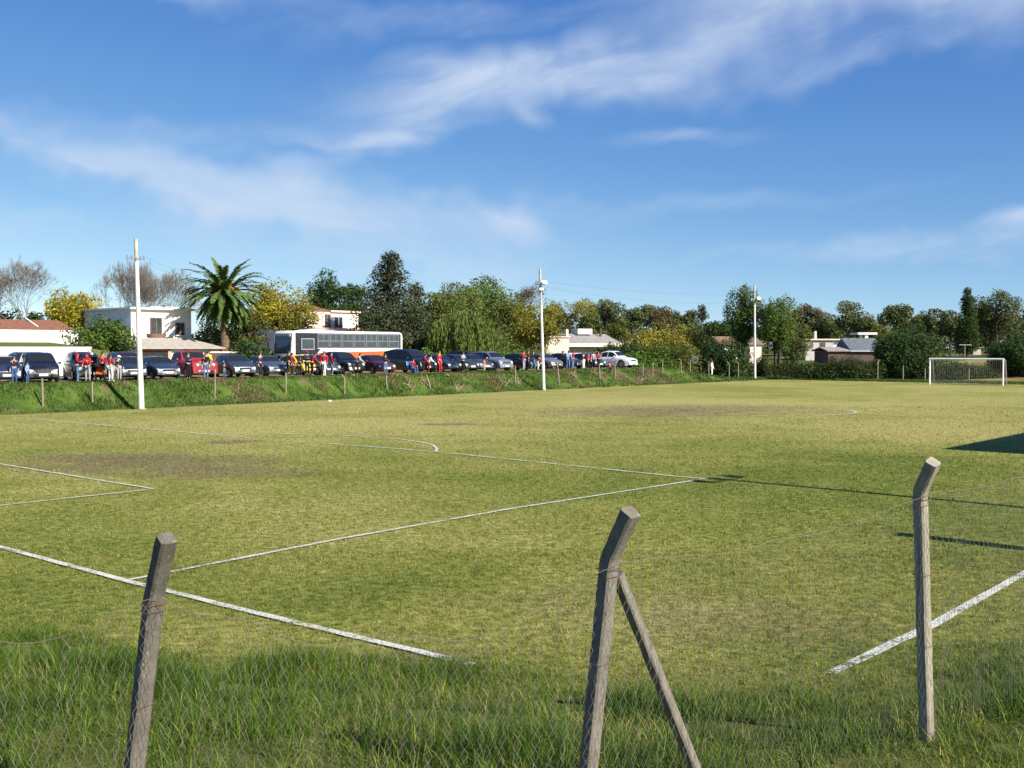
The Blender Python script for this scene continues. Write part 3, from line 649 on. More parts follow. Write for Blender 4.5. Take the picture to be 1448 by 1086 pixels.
for px, tp, lb, arm in ((1084, 517, 'low post at the left end of the clipped dark hedge', 0), (1189, 517, 'low post in front of the hedge below the brick shed', 0), (1241, 509, 'cranked post at the left edge of the big round bush', 1),
                   (1277, 517, 'straight post in front of the big round bush', 0), (1308, 521, 'dark post right beside the left goalpost', 0), (1370, 521, 'pale post seen through the middle of the goal net', 0)):
    far_post(px, tp, 0, arm, 0, lb, u=110.5, w=.11)
# ------------------------------------------------------------------ floodlight poles along the bank
WHITEP = mat('white_limewash', (.60, .58, .53), .85, .16, 2, bump=.3, dirt=(.34, .30, .24)); GREYC = mat('bare_concrete_pole', (.42, .38, .32), .85, .2, 4, bump=.2)
METAL = mat('grey_metal', (.32, .33, .34), .45, .2, 10, metal=.6); GLASSL = mat('lamp_glass', (.65, .68, .70), .15, .1, 5, spec=.6); DARKM = mat('dark_metal', (.05, .05, .052), .5, .3, 12, metal=.3)
def pole(label, base, top, cross_py, lamps, r=(.19, .11), paint=.8):
    g0 = gp(*base); Y = g0.y; tp = pix3(*top, Y); z0 = H(g0.x, Y); root = thing('floodlight_pole', label, 'light pole', (g0.x, Y, z0), 0, 'white poles along the bank')
    o = Vector(root.location); d = tp - o
    ps = d * paint; mb = MB(); mb.tube([d * -.03, d * .3, ps], [r[0], r[0] + (r[1] - r[0]) * .3, r[0] + (r[1] - r[0]) * paint], 14, mi=0)
    mb.tube([ps, d], [r[0] + (r[1] - r[0]) * paint - .004, r[1]], 14, mi=1); mb.build('pole', [WHITEP, GREYC], root, angle=40)
    ft = MB(); ft.tube([(0, 0, -.2), (0, 0, .07)], [r[0] * 1.9, r[0] * 1.5], 10); ft.build('footing', mat('earthy_concrete', (.27, .2, .13), .95, .3, 6), root)
    zc = zat(Y, cross_py) - z0; c = d * (zc / d.z); cm = MB(); a = Vector((TX, TY, 0))
    cm.box(c + Vector((.0, -.16, 0)), (.1, .1, .14)); cm.tube([c - a * .55 + Vector((0, -.14, 0)), c + a * .55 + Vector((0, -.14, 0))], .035, 6)
    for s in (-.5, -.25, .3, .5): cm.tube([c + a * s + Vector((0, -.14, .02)), c + a * s + Vector((0, -.14, .16))], [.03, .045], 6)
    cm.build('crossarm', METAL, root)
    for (dx, dz, yaw, s) in lamps:
        lm = MB(); q = c + Vector((dx, -.22, dz)); M = Matrix.Rotation(yaw, 3, 'Z') @ Matrix.Rotation(R(-25), 3, 'X')
        P = [M @ Vector((x * s, y * s, z * s)) for x, y, z in ((-.3, -.14, -.22), (.3, -.14, -.22), (.3, -.14, .22), (-.3, -.14, .22), (-.14, .16, -.11), (.14, .16, -.11), (.14, .16, .11), (-.14, .16, .11))]
        lm.add([q + p for p in P], [(0, 1, 2, 3), (4, 7, 6, 5), (0, 4, 5, 1), (1, 5, 6, 2), (2, 6, 7, 3), (3, 7, 4, 0)]); lm.tube([c + Vector((0, -.12, dz)), q], .03, 6)
        L = lm.build('floodlight', METAL, root); gl = MB(); gl.add([q + M @ Vector((x * s, -.145 * s, z * s)) for x, z in ((-.27, -.19), (.27, -.19), (.27, .19), (-.27, .19))], [(0, 1, 2, 3)]); gl.build('lens', GLASSL, L)
    return root
P1 = pole('tall white tapering pole with a bare top, in front of the white two storey house', (200, 579), (192, 338), 366, [], (.168, .10), .87)
P2 = pole('white floodlight pole in the middle of the bank, left of the fair grey house', (769, 552), (763.5, 380), 402, [(-.22, .05, R(-50), .75), (.30, .1, R(30), .75), (.1, -.42, R(-10), .6)], (.138, .09), .70)
P3 = pole('white floodlight pole at the far corner between the two poplars', (1067.5, 537), (1067, 402), 424, [(.32, .1, R(30), .85), (-.2, .0, R(-40), .7)], (.140, .09), .78)
def cable(label, A, B, sag, r=.004):
    A, B = Vector(A), Vector(B); P = [A.lerp(B, i / 40) - Vector((0, 0, sag * 4 * (i / 40) * (1 - i / 40))) for i in range(41)]
    o = mesh_np('overhead_cable', *segs_mesh([[*p, *q, r, r] for p, q in zip(P[:-1], P[1:])], 4), DARKM); return tag(o, label, 'cable', 'overhead cables')
def ptop(P, py, dx=0.0): return (P.location.x + dx, P.location.y - .14, zat(P.location.y, py))
cable('thin cable from the top of the leftmost white pole towards the palm', ptop(P1, 364, .4), pix3(268, 381, 95), .3)
cable('second thin cable below the first, from the leftmost white pole to the palm', ptop(P1, 369, .3), pix3(268, 388, 95), .3)
cable('upper thin cable from the middle floodlight pole towards the third pole', ptop(P2, 399, .3), ptop(P3, 417), .35)
cable('lower thin cable from the middle floodlight pole towards the third pole', ptop(P2, 407, .3), ptop(P3, 427), .6)
# the pole on the near touchline whose long shadow crosses the corner of the box, and the stand beside it
tip = gp(1003, 676); PX = tip.x + .74 * 13.6; PY = tip.y - .67 * 13.6; z0 = H(PX, PY)
root = thing('floodlight_pole', 'white floodlight pole outside the near touchline that throws the long thin shadow', 'light pole', (PX, PY, z0), 0)
mb = MB(); mb.tube([(0, 0, -.2), (0, 0, 9.7)], [.15, .10], 14); mb.build('pole', WHITEP, root)
a = Vector((TX, TY, 0)); cm = MB(); cm.tube([Vector((0, 0, 9.45)) - a * .9, Vector((0, 0, 9.45)) + a * .9], .05, 6); cm.build('crossarm', METAL, root)
for s in (-.75, 0, .75):
    lm = MB(); lm.box(Vector((-.1, .05, 9.62)) + a * s, (.36, .24, .28), (0, R(20), R(40))); lm.build('floodlight', METAL, root, bevel=.03)
tip2 = gp(1312, 760); PX = tip2.x + .74 * 8.2; PY = tip2.y - .67 * 8.2; root = thing('shadow_board', 'unseen upright board outside the near touchline, sized to throw the thick shadow', 'board', (PX, PY, H(PX, PY)), math.atan2(TY, TX))
mb = MB(); mb.box((0, 0, 2.9), (.42, .12, 6.0), taper=.95); mb.build('post', GREYC, root, bevel=.01)  # unseen plain upright, added and sized to cast the thick shadow
# small clubhouse stand on the right, outside the picture, whose roof shades the pitch
c0 = gp(1331, 635); hh = 6.4; L = hh / math.tan(R(36)); bx, by = c0.x + .741 * L, c0.y - .671 * L
root = thing('clubhouse', 'low clubhouse outside the right touchline whose roof shades the grass', 'building', (bx, by, 0), math.atan2(TY, TX))
mb = MB(); mb.box((9, -3.2, 3.1), (17.4, 5.6, 6.2)); mb.build('wall', mat('cream_render', (.6, .55, .45), .9, .1, 3, dirt=(.4, .35, .28)), root)
mb = MB(); mb.box((9, -3.2, 6.3), (18, 6.4, .2)); mb.build('roof', mat('grey_sheet', (.3, .3, .3), .6, .15, 4), root)
mb = MB(); mb.box((4, -.39, 1.05), (1, .06, 2.1)); mb.build('door', mat('green_door', (.05, .12, .07), .5), root)
for x in (7, 10, 13): mb = MB(); mb.box((x, -.38, 1.6), (1.4, .06, 1.1)); mb.build('window', mat('dark_glass', (.03, .035, .04), .08), root)
# ------------------------------------------------------------------ far goal
GW = mat('goal_white', (.80, .80, .78), .5, .06, 5); NETM = mat('net_cord', (.34, .32, .29), .9, .2, 10)
a, b = gp(1314.5, 543.5), gp(1418, 545.5); mid = (a + b) / 2; dr = (b - a); wid = dr.length; rz = math.atan2(dr.y, dr.x)
root = thing('football_goal', 'white football goal with sagging net at the far end of the pitch', 'goal', (mid.x, mid.y, H(mid.x, mid.y)), rz); hw = wid / 2; gh = 2.40; dp = 1.6
for s in (-1, 1): mb = MB(); mb.tube([(s * hw, 0, -.2), (s * hw, 0, gh)], .075, 12); mb.build('goalpost', GW, root)
mb = MB(); mb.tube([(-hw - .07, 0, gh), (hw + .07, 0, gh)], .07, 12); mb.build('crossbar', GW, root)
for s in (-1, 1): mb = MB(); mb.tube([(s * hw, 0, gh), (s * hw, dp * .6, gh - .12), (s * hw * 1.0, dp, -.1)], [.045, .04, .04], 8); mb.build('net_support', mat('reddish_tube', (.34, .24, .19), .7, .2, 9), root)
mb = MB(); mb.tube([(-hw, dp, .04), (hw, dp, .04)], .035, 6); mb.build('ground_bar', GREYC, root)
sg = []
def npt(s, q):  # s across, q along: 0 crossbar -> 1 ground bar
    if q < .25: p = Vector((s * hw, dp * .6 * q / .25, gh - .12 * q / .25))
    else: f = (q - .25) / .75; p = Vector((s * hw, dp * (.6 + .4 * f), (gh - .12) * (1 - f) + .04))
    p.z -= .18 * (1 - s * s) * math.sin(math.pi * min(1, q * 1.2)); return p
for i in range(41):
    P = [npt(-1 + i / 20, j / 16) for j in range(17)]; sg += [[*p, *q, .004, .004] for p, q in zip(P[:-1], P[1:])]
for j in range(17):
    P = [npt(-1 + i / 20, j / 16) for i in range(41)]; sg += [[*p, *q, .004, .004] for p, q in zip(P[:-1], P[1:])]
for s in (-1, 1):
    for i in range(1, 13):
        z = gh * i / 13; sg.append([s * hw, 0, z, s * hw, dp * (1 - .4 * max(0, (z / gh)) ** 1), z, .004, .004])
    for i in range(1, 8): y = dp * i / 8; sg.append([s * hw, y, .02, s * hw, y, gh - .1 if y < dp * .6 else gh * (1 - (y - dp * .6) / (dp * .4)) , .004, .004])
mesh_np('net', *segs_mesh(sg, 3), NETM, root)
# ------------------------------------------------------------------ vehicles
GLASS = None
def glass_mat():
    m, t, b = newmat('car_glass'); b.inputs['Base Color'].default_value = (.016, .018, .019, 1); b.inputs['Roughness'].default_value = .05; b.inputs['Specular IOR Level'].default_value = .42; return m
GLASS = glass_mat(); RUBBER = mat('tyre_rubber', (.022, .022, .023), .85, .2, 10); UNDER = mat('underbody_black', (.012, .012, .012), .9, .2, 5)
RIM = mat('alloy_rim', (.42, .43, .45), .3, .1, 8, metal=.8); HEAD = mat('headlight_glass', (.72, .75, .78), .08, .1, 9, spec=.9); TAILL = mat('tail_light', (.35, .012, .012), .2, .2, 9)
PLATE = mat('plate_white', (.70, .70, .68), .5, .05, 5); TRIM = mat('black_trim', (.02, .02, .022), .45, .2, 6); CHROME = mat('chrome', (.62, .64, .67), .14, .06, 6, metal=1.0); ORANGEL = mat('indicator_orange', (.75, .25, .03), .3, .1, 6)
def paint(name, col, metal=.25):
    return mat('paint_' + name, col, .32, .06, 2.5, metal=metal, coat=.7, dirt=tuple(.6 * c + .4 * d for c, d in zip(col, (.16, .13, .09))), dirtscale=1.0)
KIND = {
 'sedan': dict(L=4.3, W=1.70, top=[(-2.15, .52), (-2.10, .84), (-1.92, .98), (-1.42, 1.02), (-.82, 1.37), (-.35, 1.43), (.22, 1.40), (.5, 1.31), (1.05, .99), (1.25, .94), (1.85, .81), (2.08, .66), (2.15, .46)], belt=.90, ws=(1.0, .34), rw=(-1.36, -.88), wx=(-1.28, 1.30), wr=.31, wins=[(-.92, -.16), (-.08, .82)]),
 'hatch': dict(L=3.9, W=1.66, top=[(-1.95, .50), (-1.92, .88), (-1.78, 1.02), (-1.42, 1.36), (-.6, 1.47), (.15, 1.43), (.38, 1.36), (.98, .99), (1.15, .95), (1.65, .82), (1.87, .66), (1.95, .45)], belt=.90, ws=(.94, .28), rw=(-1.76, -1.42), wx=(-1.16, 1.20), wr=.30, wins=[(-1.32, -.32), (-.24, .74)]),
 'suv': dict(L=4.4, W=1.80, top=[(-2.2, .60), (-2.16, 1.08), (-1.98, 1.58), (-.9, 1.71), (.1, 1.68), (.42, 1.60), (1.05, 1.13), (1.2, 1.09), (1.95, .99), (2.14, .80), (2.2, .50)], belt=1.06, ws=(1.0, .40), rw=(-2.14, -1.99), wx=(-1.32, 1.36), wr=.36, wins=[(-1.9, -1.2), (-1.12, -.22), (-.14, .82)]),
 'van': dict(L=4.6, W=1.82, top=[(-2.3, .60), (-2.26, 1.1), (-2.1, 1.58), (-1.0, 1.73), (.3, 1.68), (.6, 1.60), (1.45, 1.10), (1.6, 1.05), (2.06, .90), (2.24, .70), (2.3, .45)], belt=1.02, ws=(1.4, .56), rw=(-2.24, -2.11), wx=(-1.38, 1.45), wr=.33, wins=[(-2.0, -1.2), (-1.12, -.15), (-.07, 1.15)]),
 'pickup': dict(L=4.9, W=1.82, top=[(-2.45, .62), (-2.43, 1.04), (-1.02, 1.05), (-.95, 1.10), (-.80, 1.55), (-.3, 1.66), (.38, 1.64), (.62, 1.55), (1.15, 1.12), (1.3, 1.07), (2.05, .97), (2.36, .82), (2.45, .48)], belt=1.03, ws=(1.12, .58), rw=(-.94, -.81), wx=(-1.5, 1.52), wr=.37, wins=[(-.74, -.06), (.02, .92)]),
 'oldpickup': dict(L=4.9, W=1.90, top=[(-2.45, .62), (-2.43, 1.10), (-.65, 1.11), (-.6, 1.15), (-.52, 1.62), (-.1, 1.76), (.42, 1.74), (.58, 1.66), (.88, 1.22), (1.0, 1.19), (2.25, 1.13), (2.38, 1.02), (2.45, .52)], belt=1.12, ws=(.86, .54), rw=(-.60, -.53), wx=(-1.5, 1.60), wr=.37, wins=[(-.38, .68)], square=1),
}
def build_car(root, kd, pm, low=None, roofrack=False, headc=None, grille=None, bumper=None, rim=None, front=1.0):
    k = KIND[kd]; Lh, Wh = k['L'] / 2, k['W'] / 2; tx, tz = zip(*k['top']); wr = k['wr']; gc = .21; RA = wr * 1.14
    sq = k.get('square', 0)
    def zlo(x):
        z = gc + .10 * ss(Lh - .35, Lh, abs(x))
        for c in k['wx']:
            if abs(x - c) < RA: z = max(z, wr + math.sqrt(RA * RA - (x - c) ** 2))
        return z
    def sec(x):
        zh = float(np.interp(x, tx, tz)); zl = zlo(x); pl = 1 - (.10 if sq else .17) * (abs(x) / Lh) ** (8 if sq else 5); wb = Wh * pl; bz = min(k['belt'], zh - .05)
        gh = max(0, zh - k['belt']); mh = max(tz) - k['belt']; tum = (.13 + .0 * mh) * min(1, gh / mh) * (.6 if sq else 1)
        wt = wb - .07 - tum * 1.25 if gh > .06 else wb - .07
        zl = min(zl, bz - .07); zm = max(zl + .035, (bz + gc) * .54)
        zm = min(zm, bz - .02)
        return [(0, zh + .025), (wt * .6, zh + .014), (wt * .9, zh - .012), (wt, zh - .045), (wb - .012, bz + .0), (wb + .012, bz - .055 if bz - .055 > zm else zm + .004), (wb + .018, zm), (wb - .012, (zl + zm) * .5 if zl < zm - .08 else zl + .01), (wb - .03, zl), (0, zl)]
    xs = set(tx) | set(np.linspace(-Lh, Lh, 30))
    for c in k['wx']: xs |= set(c + RA * np.cos(np.linspace(0, np.pi, 11))) | {c + RA * 1.002, c - RA * 1.002}
    xs = sorted(x for x in xs if -Lh <= x <= Lh); xs = [x for i, x in enumerate(xs) if i == 0 or x - xs[i - 1] > .004]
    V = []; Fs = []; MI = []; n = 10
    for x in xs:
        s = sec(x); V += [(x, y, z) for y, z in s] + [(x, -y, z) for y, z in reversed(s[1:-1])]
    m = 2 * n - 2
    for i in range(len(xs) - 1):
        for j in range(m):
            a, b = i * m + j, i * m + (j + 1) % m; Fs.append((a, b, b + m, a + m)); MI.append(1 if j in (n - 2, n - 1) else (2 if low and j in (6, 7, n, n + 1) else 0))
    Fs += [tuple(reversed(range(m))), tuple(range((len(xs) - 1) * m, len(xs) * m))]; MI += [0, 0]
    mb = MB(); mb.v = V; mb.f = Fs; mb.mi = MI; mb.build('body', [pm, UNDER, low or pm], root, angle=32)
    def panel(name, x0, x1, f0, f1, side, nx=10):
        vs = []; 
        for i in range(nx + 1):
            x = x0 + (x1 - x0) * i / nx; s = sec(x); a, b = Vector(s[4]), Vector(s[3])
            for f in (f0, f1): q = a.lerp(b, f); vs.append((x, side * (q.x + .012), q.y + .002))
        p = MB().add(vs, [(2 * i, 2 * i + 1, 2 * i + 3, 2 * i + 2) for i in range(nx)]); p.build(name, GLASS, root)
    for sd in (-1, 1):
        for a, b in k['wins']: panel('side_window', a, b, .10, .90, sd)
    def screen(name, x0, x1, up):
        vs = []; N = 8
        for i in range(N + 1):
            x = x0 + (x1 - x0) * (.06 + .86 * i / N); s = sec(x)
            for f in (-.93, -.5, 0, .5, .93):
                y = s[3][0] * f * .97; z = float(np.interp(abs(y), [q[0] for q in s[:4]], [q[1] for q in s[:4]])); vs.append((x + up * .012, y, z + .012))
        MB().add(vs, [(i * 5 + j, i * 5 + j + 1, (i + 1) * 5 + j + 1, (i + 1) * 5 + j) for i in range(N) for j in range(4)]).build(name, GLASS, root)
    screen('windscreen', k['ws'][0], k['ws'][1], 1); screen('rear_window', k['rw'][0], k['rw'][1], -1)
    zb = float(np.interp(Lh - .12, tx, tz)); w = Wh * .80
    def front_x(y): return Lh - .02 - .10 * (abs(y) / Wh) ** 2
    hz = zb - .09; hl = MB()
    for sd in (-1, 1):
        h = MB(); 
        if sq: h.tube([(Lh - .06, sd * w * .74, .86), (Lh + .03, sd * w * .74, .86)], [.10, .09], 12)
        else: h.box((front_x(w * .78) - .10, sd * w * .80, hz), (.26, .36, .15), (0, R(18), sd * R(-24)), taper=.85)
        H_ = h.build('headlight', headc or HEAD, root, bevel=.03); H_['label'] = 'clear headlight'
        tl = MB(); tl.box((-Lh + .05, sd * w * .92, k['belt'] - .1), (.1, .2, .24)); tl.build('tail_light', TAILL, root, bevel=.03)
        mr = MB(); mr.ball((k['ws'][0] - .28, sd * (Wh + .10), k['belt'] + .09), (.07, .10, .075), 8, 6); mr.box((k['ws'][0] - .26, sd * (Wh + .0), k['belt'] + .05), (.05, .12, .03)); mr.build('mirror', pm if not low else TRIM, root)
    g = MB(); g.box((Lh - .045, 0, hz - .02), (.10, w * (1.1 if not sq else 1.25), .12 if not sq else .30)); 
    for q in range(3): g.box((Lh + .008, 0, hz - .05 + q * .035), (.012, w * .9, .008), mi=1)
    g.build('grille', [grille or TRIM, CHROME], root)
    bz = .42; bu = MB(); bu.prism([(Lh - .16, -Wh * .86), (Lh - .01, -Wh * .62), (Lh + .035, -Wh * .3), (Lh + .035, Wh * .3), (Lh - .01, Wh * .62), (Lh - .16, Wh * .86)], bz - .12, bz + .08, 'z'); bu.build('bumper', bumper or pm, root, bevel=.03)
    gi = MB(); gi.box((Lh + .03, 0, bz - .05), (.02, w * .8, .07)); gi.build('air_intake', TRIM, root)
    p = MB(); p.box((Lh + .045, 0, bz + .04), (.012, .46, .125)); p.build('number_plate', PLATE, root)
    p = MB(); p.box((-Lh - .004, 0, .72), (.014, .46, .125)); p.build('number_plate', PLATE, root)
    for cx_ in k['wx']:
        for sd in (-1, 1):
            ty = MB(); y0, y1 = sd * (Wh - .20), sd * (Wh + .0)
            ty.tube([(cx_, y0, wr), (cx_, y0 + sd * .03, wr), (cx_, y1 - sd * .03, wr), (cx_, y1, wr)], [wr * .93, wr, wr, wr * .92], 20); T_ = ty.build('wheel', RUBBER, root)
            rm = MB(); rm.tube([(cx_, y1 - sd * .02, wr), (cx_, y1 + sd * .008, wr), (cx_, y1 + sd * .012, wr)], [wr * .66, wr * .64, wr * .2], 14)
            for q in range(5): a = 2 * math.pi * q / 5; rm.box((cx_ + math.cos(a) * wr * .4, y1 + sd * .012, wr + math.sin(a) * wr * .4), (wr * .14, .01, wr * .14), (0, -a, 0), mi=1)
            rm.build('rim', [rim or RIM, TRIM], T_)
    for sd in (-1, 1):
        for (a, b) in k['wins'][-2:]: x = a + .14; MB().box((x, sd * (sec(x)[5][0] + .014), k['belt'] - .12), (.16, .025, .03)).build('door_handle', CHROME if sq else pm, root)
    if roofrack:
        rr = MB(); zt = max(tz)
        for sd in (-1, 1): rr.tube([(-1.5, sd * .56, zt + .0), (-1.35, sd * .56, zt + .07), (.1, sd * .56, zt + .07), (.3, sd * .56, zt - .02)], .022, 6)
        for x in (-1.0, -.2): rr.tube([(x, -.56, zt + .08), (x, .56, zt + .08)], .02, 6)
        rr.build('roof_rack', TRIM, root)
CARS = 'cars parked along the bank'
def hd(px): return R(np.interp(px, [0, 400, 620, 900], [-57, -52, -47, -47]))
def car(px, kd, pm, label, name='parked_car', cat='car', v=61.6, dh=0.0, sc=1.0, grp=CARS, **kw):
    X, Y = at_v(px, v if v > 66 else v - .7 * (v > 62)); root = thing(name, label, cat, (X, Y, H(X, Y) - .01), hd(px) + R(dh + 5 * math.sin(px * 1.7)), grp); root.scale = (sc,) * 3
    build_car(root, kd, pm, **kw); return root
BLK = paint('black', (.010, .011, .014)); NAVY = paint('navy', (.016, .024, .045)); BGREY = paint('blue_grey', (.045, .06, .085), .5); SILV = paint('silver', (.36, .38, .40), .7)
GRN = paint('dark_green', (.022, .032, .026)); RED = paint('red', (.36, .018, .03)); DRED = paint('dark_red', (.075, .008, .014)); YEL = paint('yellow', (.72, .50, .005), 0); WHT = paint('white', (.78, .78, .77), 0); GREY = paint('grey', (.12, .135, .16), .6); CHAR = paint('charcoal', (.028, .030, .034))
SLAT = paint('slate', (.075, .085, .10), .6)
WHITET = mat('white_trim', (.7, .7, .67), .4)
car(6, 'hatch', BGREY, 'blue-grey hatchback cut off by the left edge of the picture', roofrack=True)
car(54, 'van', BLK, 'black minivan parked beside the child in light blue', name='minivan', cat='minivan')
car(118, 'suv', GRN, 'dark green estate with roof rails behind the people in red jackets', name='suv', cat='suv', roofrack=True, v=63.4)
car(180, 'sedan', CHAR, 'charcoal saloon half hidden by the leftmost white pole')
car(222, 'sedan', BGREY, 'blue-grey saloon with bright headlights just right of the leftmost white pole', bumper=SILV)
car(266, 'oldpickup', RED, 'old red pickup with white grille and cream front trim', name='pickup_truck', cat='pickup truck', v=64.4, grille=CHROME, bumper=CHROME, dh=8, low=None)
car(331, 'hatch', SLAT, 'slate blue hatchback in front of the palm trunk', sc=1.05)
car(375, 'sedan', GREY, 'mid grey saloon in front of the bus windscreen', v=63.0)
car(422, 'hatch', YEL, 'bright yellow small hatchback in front of the bus', v=64.0)
car(451, 'hatch', GRN, 'dark green hatchback with pale bumper between the yellow car and the black hatchback', v=63.0, bumper=SILV)
car(482, 'suv', BLK, 'black off-roader parked in front of the middle of the bus', name='suv', cat='suv', v=64.2, sc=.98)
car(528, 'sedan', DRED, 'very dark red saloon in front of the rear half of the bus', v=62.8)
car(578, 'van', BLK, 'large black people carrier just right of the bus', name='minivan', cat='minivan', v=63.2, sc=1.08)
car(618, 'sedan', NAVY, 'navy saloon next to the large black people carrier', v=63.6)
car(645, 'sedan', CHAR, 'charcoal saloon nose out between the navy and silver-grey cars', v=63.0)
car(668, 'sedan', SLAT, 'slate saloon with shiny nose left of the silver-grey off-roader', v=63.2, bumper=SILV)
car(693, 'suv', SILV, 'silver-grey off-roader with dark glass below the willow', name='suv', cat='suv', v=63.0, sc=.97)
car(737, 'hatch', BLK, 'black hatchback just left of the middle floodlight pole', v=63.0)
car(768, 'sedan', SILV, 'silver saloon half behind the middle floodlight pole', v=64.2)
car(798, 'hatch', NAVY, 'navy hatchback behind the couple in light blue and red', v=63.4)
car(826, 'sedan', CHAR, 'charcoal saloon at the tail of the white pickup', v=63.4)
car(866, 'pickup', WHT, 'white double cab pickup at the right end of the row', name='pickup_truck', cat='pickup truck', v=63.8, dh=5)
car(834, 'hatch', NAVY, 'dark blue hatchback behind the bed of the white pickup', v=68.4)
car(178, 'suv', DRED, 'dark red off-roader in a second row behind the charcoal saloon', name='suv', cat='suv', v=67.4)
car(38, 'suv', CHAR, 'charcoal off-roader in a second row behind the black minivan', name='suv', cat='suv', v=67.8)
car(662, 'van', CHAR, 'dark van in a second row left of the silver-grey off-roader', name='minivan', cat='minivan', v=68.5)
# ------------------------------------------------------------------ the bus
X, Y = at_v(413, 71.2); root = thing('coach_bus', 'white bus with an orange skirt and a long band of dark windows', 'bus', (X + 6.15 * TX + 1.25 * GX, Y + 6.15 * TY + 1.25 * GY, H(X, Y) - .02), math.atan2(-TY, -TX))
root.scale = (1, 1, 1.055)
BW = mat('bus_white', (.78, .78, .77), .35, .05, 2, coat=.4, dirt=(.62, .58, .52)); BO = mat('bus_orange', (.72, .115, .025), .35, .08, 3, coat=.4); BY = mat('bus_yellow', (.80, .52, .03), .35, .08, 3, coat=.4)
BGL = mat('bus_glass', (.035, .045, .055), .06, .2, 1.2, spec=.8); BBL = mat('bus_black', (.02, .022, .026), .2, .2, 4); SEAL = mat('window_frame_grey', (.27, .28, .29), .45, .1, 5)
hl, hw = 6.15, 1.25
mb = MB(); prof = [(-hl, .42), (-hl, 2.9), (-hl + .12, 3.13), (-hl + .5, 3.2), (hl - 1.2, 3.24), (hl - .32, 3.2), (hl - .12, 3.05), (hl - .02, 2.2), (hl + .05, 1.3), (hl + .05, .45)]
mb.prism(prof, -hw, hw); mb.build('body', BW, root, bevel=.11, seg=3)
mb = MB(); mb.box((0, 0, .35), (11.6, 2.3, .35)); mb.build('chassis', UNDER, root)
for sd in (-1, 1):
    y = sd * (hw + .004)
    def pan(name, poly, m, off=.0, par=root): lo, hi = sorted((sd * (hw - .03), sd * (hw + .008 + off))); return MB().prism(poly, lo, hi).build(name, m, par)
    pan('stripe', [(hl - .3, .5), (hl - .3, 1.02), (hl - 1.5, 1.06), (hl - 2.3, 1.40), (hl - 2.9, 1.5), (1.6, 1.52), (-1.0, 1.56), (-hl + 1.6, 1.62), (-hl + 1.2, 1.76), (-hl + .08, 1.76), (-hl + .08, .5)], BO)
    pan('yellow_stripe', [(hl - .3, 1.03), (hl - .3, 1.24), (hl - 1.7, 1.25), (hl - 2.2, 1.45), (hl - 1.5, 1.07)], BY, .003)
    pan('lower_panel', [(hl - .3, .46), (hl - .3, .56), (-hl + .08, .56), (-hl + .08, .46)], TRIM, .003)
    pan('cab_panel', [(hl - .34, 1.36), (hl - .34, 3.04), (hl - 2.55, 3.04), (hl - 2.55, 1.82), (hl - 2.95, 1.76), (hl - 2.5, 1.36)], BBL, .003)
    f = pan('cab_window', [(hl - .95, 1.72), (hl - .95, 2.62), (hl - 2.3, 2.62), (hl - 2.3, 1.72)], SEAL, .010); pan('pane', [(hl - 1.02, 1.80), (hl - 1.02, 2.55), (hl - 2.22, 2.55), (hl - 2.22, 1.80)], BGL, .014, f)
    pan('window_band', [(hl - 2.55, 1.83), (hl - 2.55, 3.04), (-hl + .25, 3.04), (-hl + .25, 1.83)], BBL, .002)
    x0, x1 = hl - 2.65, -hl + .35; nwin = 7; st = (x0 - x1) / nwin
    for i in range(nwin):
        a = x0 - i * st; b = a - st + .12; f = pan('window', [(a, 1.88), (a, 3.0), (b, 3.0), (b, 1.88)], SEAL, .008)
        c = (a + b) / 2
        pan('pane', [(a - .04, 1.92), (a - .04, 2.40), (b + .04, 2.40), (b + .04, 1.92)], BGL, .013, f)
        pan('pane', [(a - .04, 2.44), (a - .04, 2.96), (c + .015, 2.96), (c + .015, 2.44)], BGL, .013, f); pan('pane', [(c - .015, 2.44), (c - .015, 2.96), (b + .04, 2.96), (b + .04, 2.44)], BGL, .013, f)
    for cx_ in (hl - 2.6, -hl + 3.2):
        ty = MB(); ty.tube([(cx_, sd * (hw - .3), .48), (cx_, sd * (hw + .012), .48)], .48, 20); T_ = ty.build('wheel', RUBBER, root); MB().tube([(cx_, sd * (hw + .0), .48), (cx_, sd * (hw + .03), .48)], [.3, .22], 14).build('rim', RIM, T_)
    mr = MB(); mr.tube([(hl - .1, sd * 1.2, 2.6), (hl + .35, sd * 1.45, 2.5), (hl + .35, sd * 1.45, 2.3)], .02, 6); mr.box((hl + .35, sd * 1.45, 2.1), (.08, .2, .42)); mr.build('mirror', TRIM, root)
    h = MB(); h.box((hl + .04, sd * .95, .82), (.08, .42, .2)); h.build('headlight', HEAD, root, bevel=.03)
fr = MB(); fr.add([(hl + .065, -1.10, 1.42), (hl + .065, 1.10, 1.42), (hl - .105, 1.10, 2.98), (hl - .105, -1.10, 2.98), (hl - .02, -1.10, 1.42), (hl - .02, 1.10, 1.42), (hl - .2, 1.10, 2.98), (hl - .2, -1.10, 2.98)], [(0, 1, 2, 3), (4, 7, 6, 5), (0, 4, 5, 1), (1, 5, 6, 2), (2, 6, 7, 3), (3, 7, 4, 0)])
ws = fr.build('windscreen', BGL, root)
mb = MB(); mb.add([(hl + .005, -.02, 1.42 + .5), (hl + .015, .02, 1.42), (hl + .085, .02, 1.42), (hl - .08, .02, 2.7), (hl - .08, -.02, 2.7), (hl + .085, -.02, 1.42)], [(2, 3, 4, 5)]); mb.build('divider', TRIM, ws)
mb = MB(); mb.box((hl - .075, -.1, 2.86), (.03, 1.5, .17), (0, R(-6), 0)); mb.build('destination_sign', mat('sign_pale', (.16, .19, .15), .4, .6, 9), root)
mb = MB(); mb.tube([(hl - .09, 0.86, 2.84), (hl - .045, .86, 2.84)], .13, 14); mb.build('number_disc', PLATE, root)
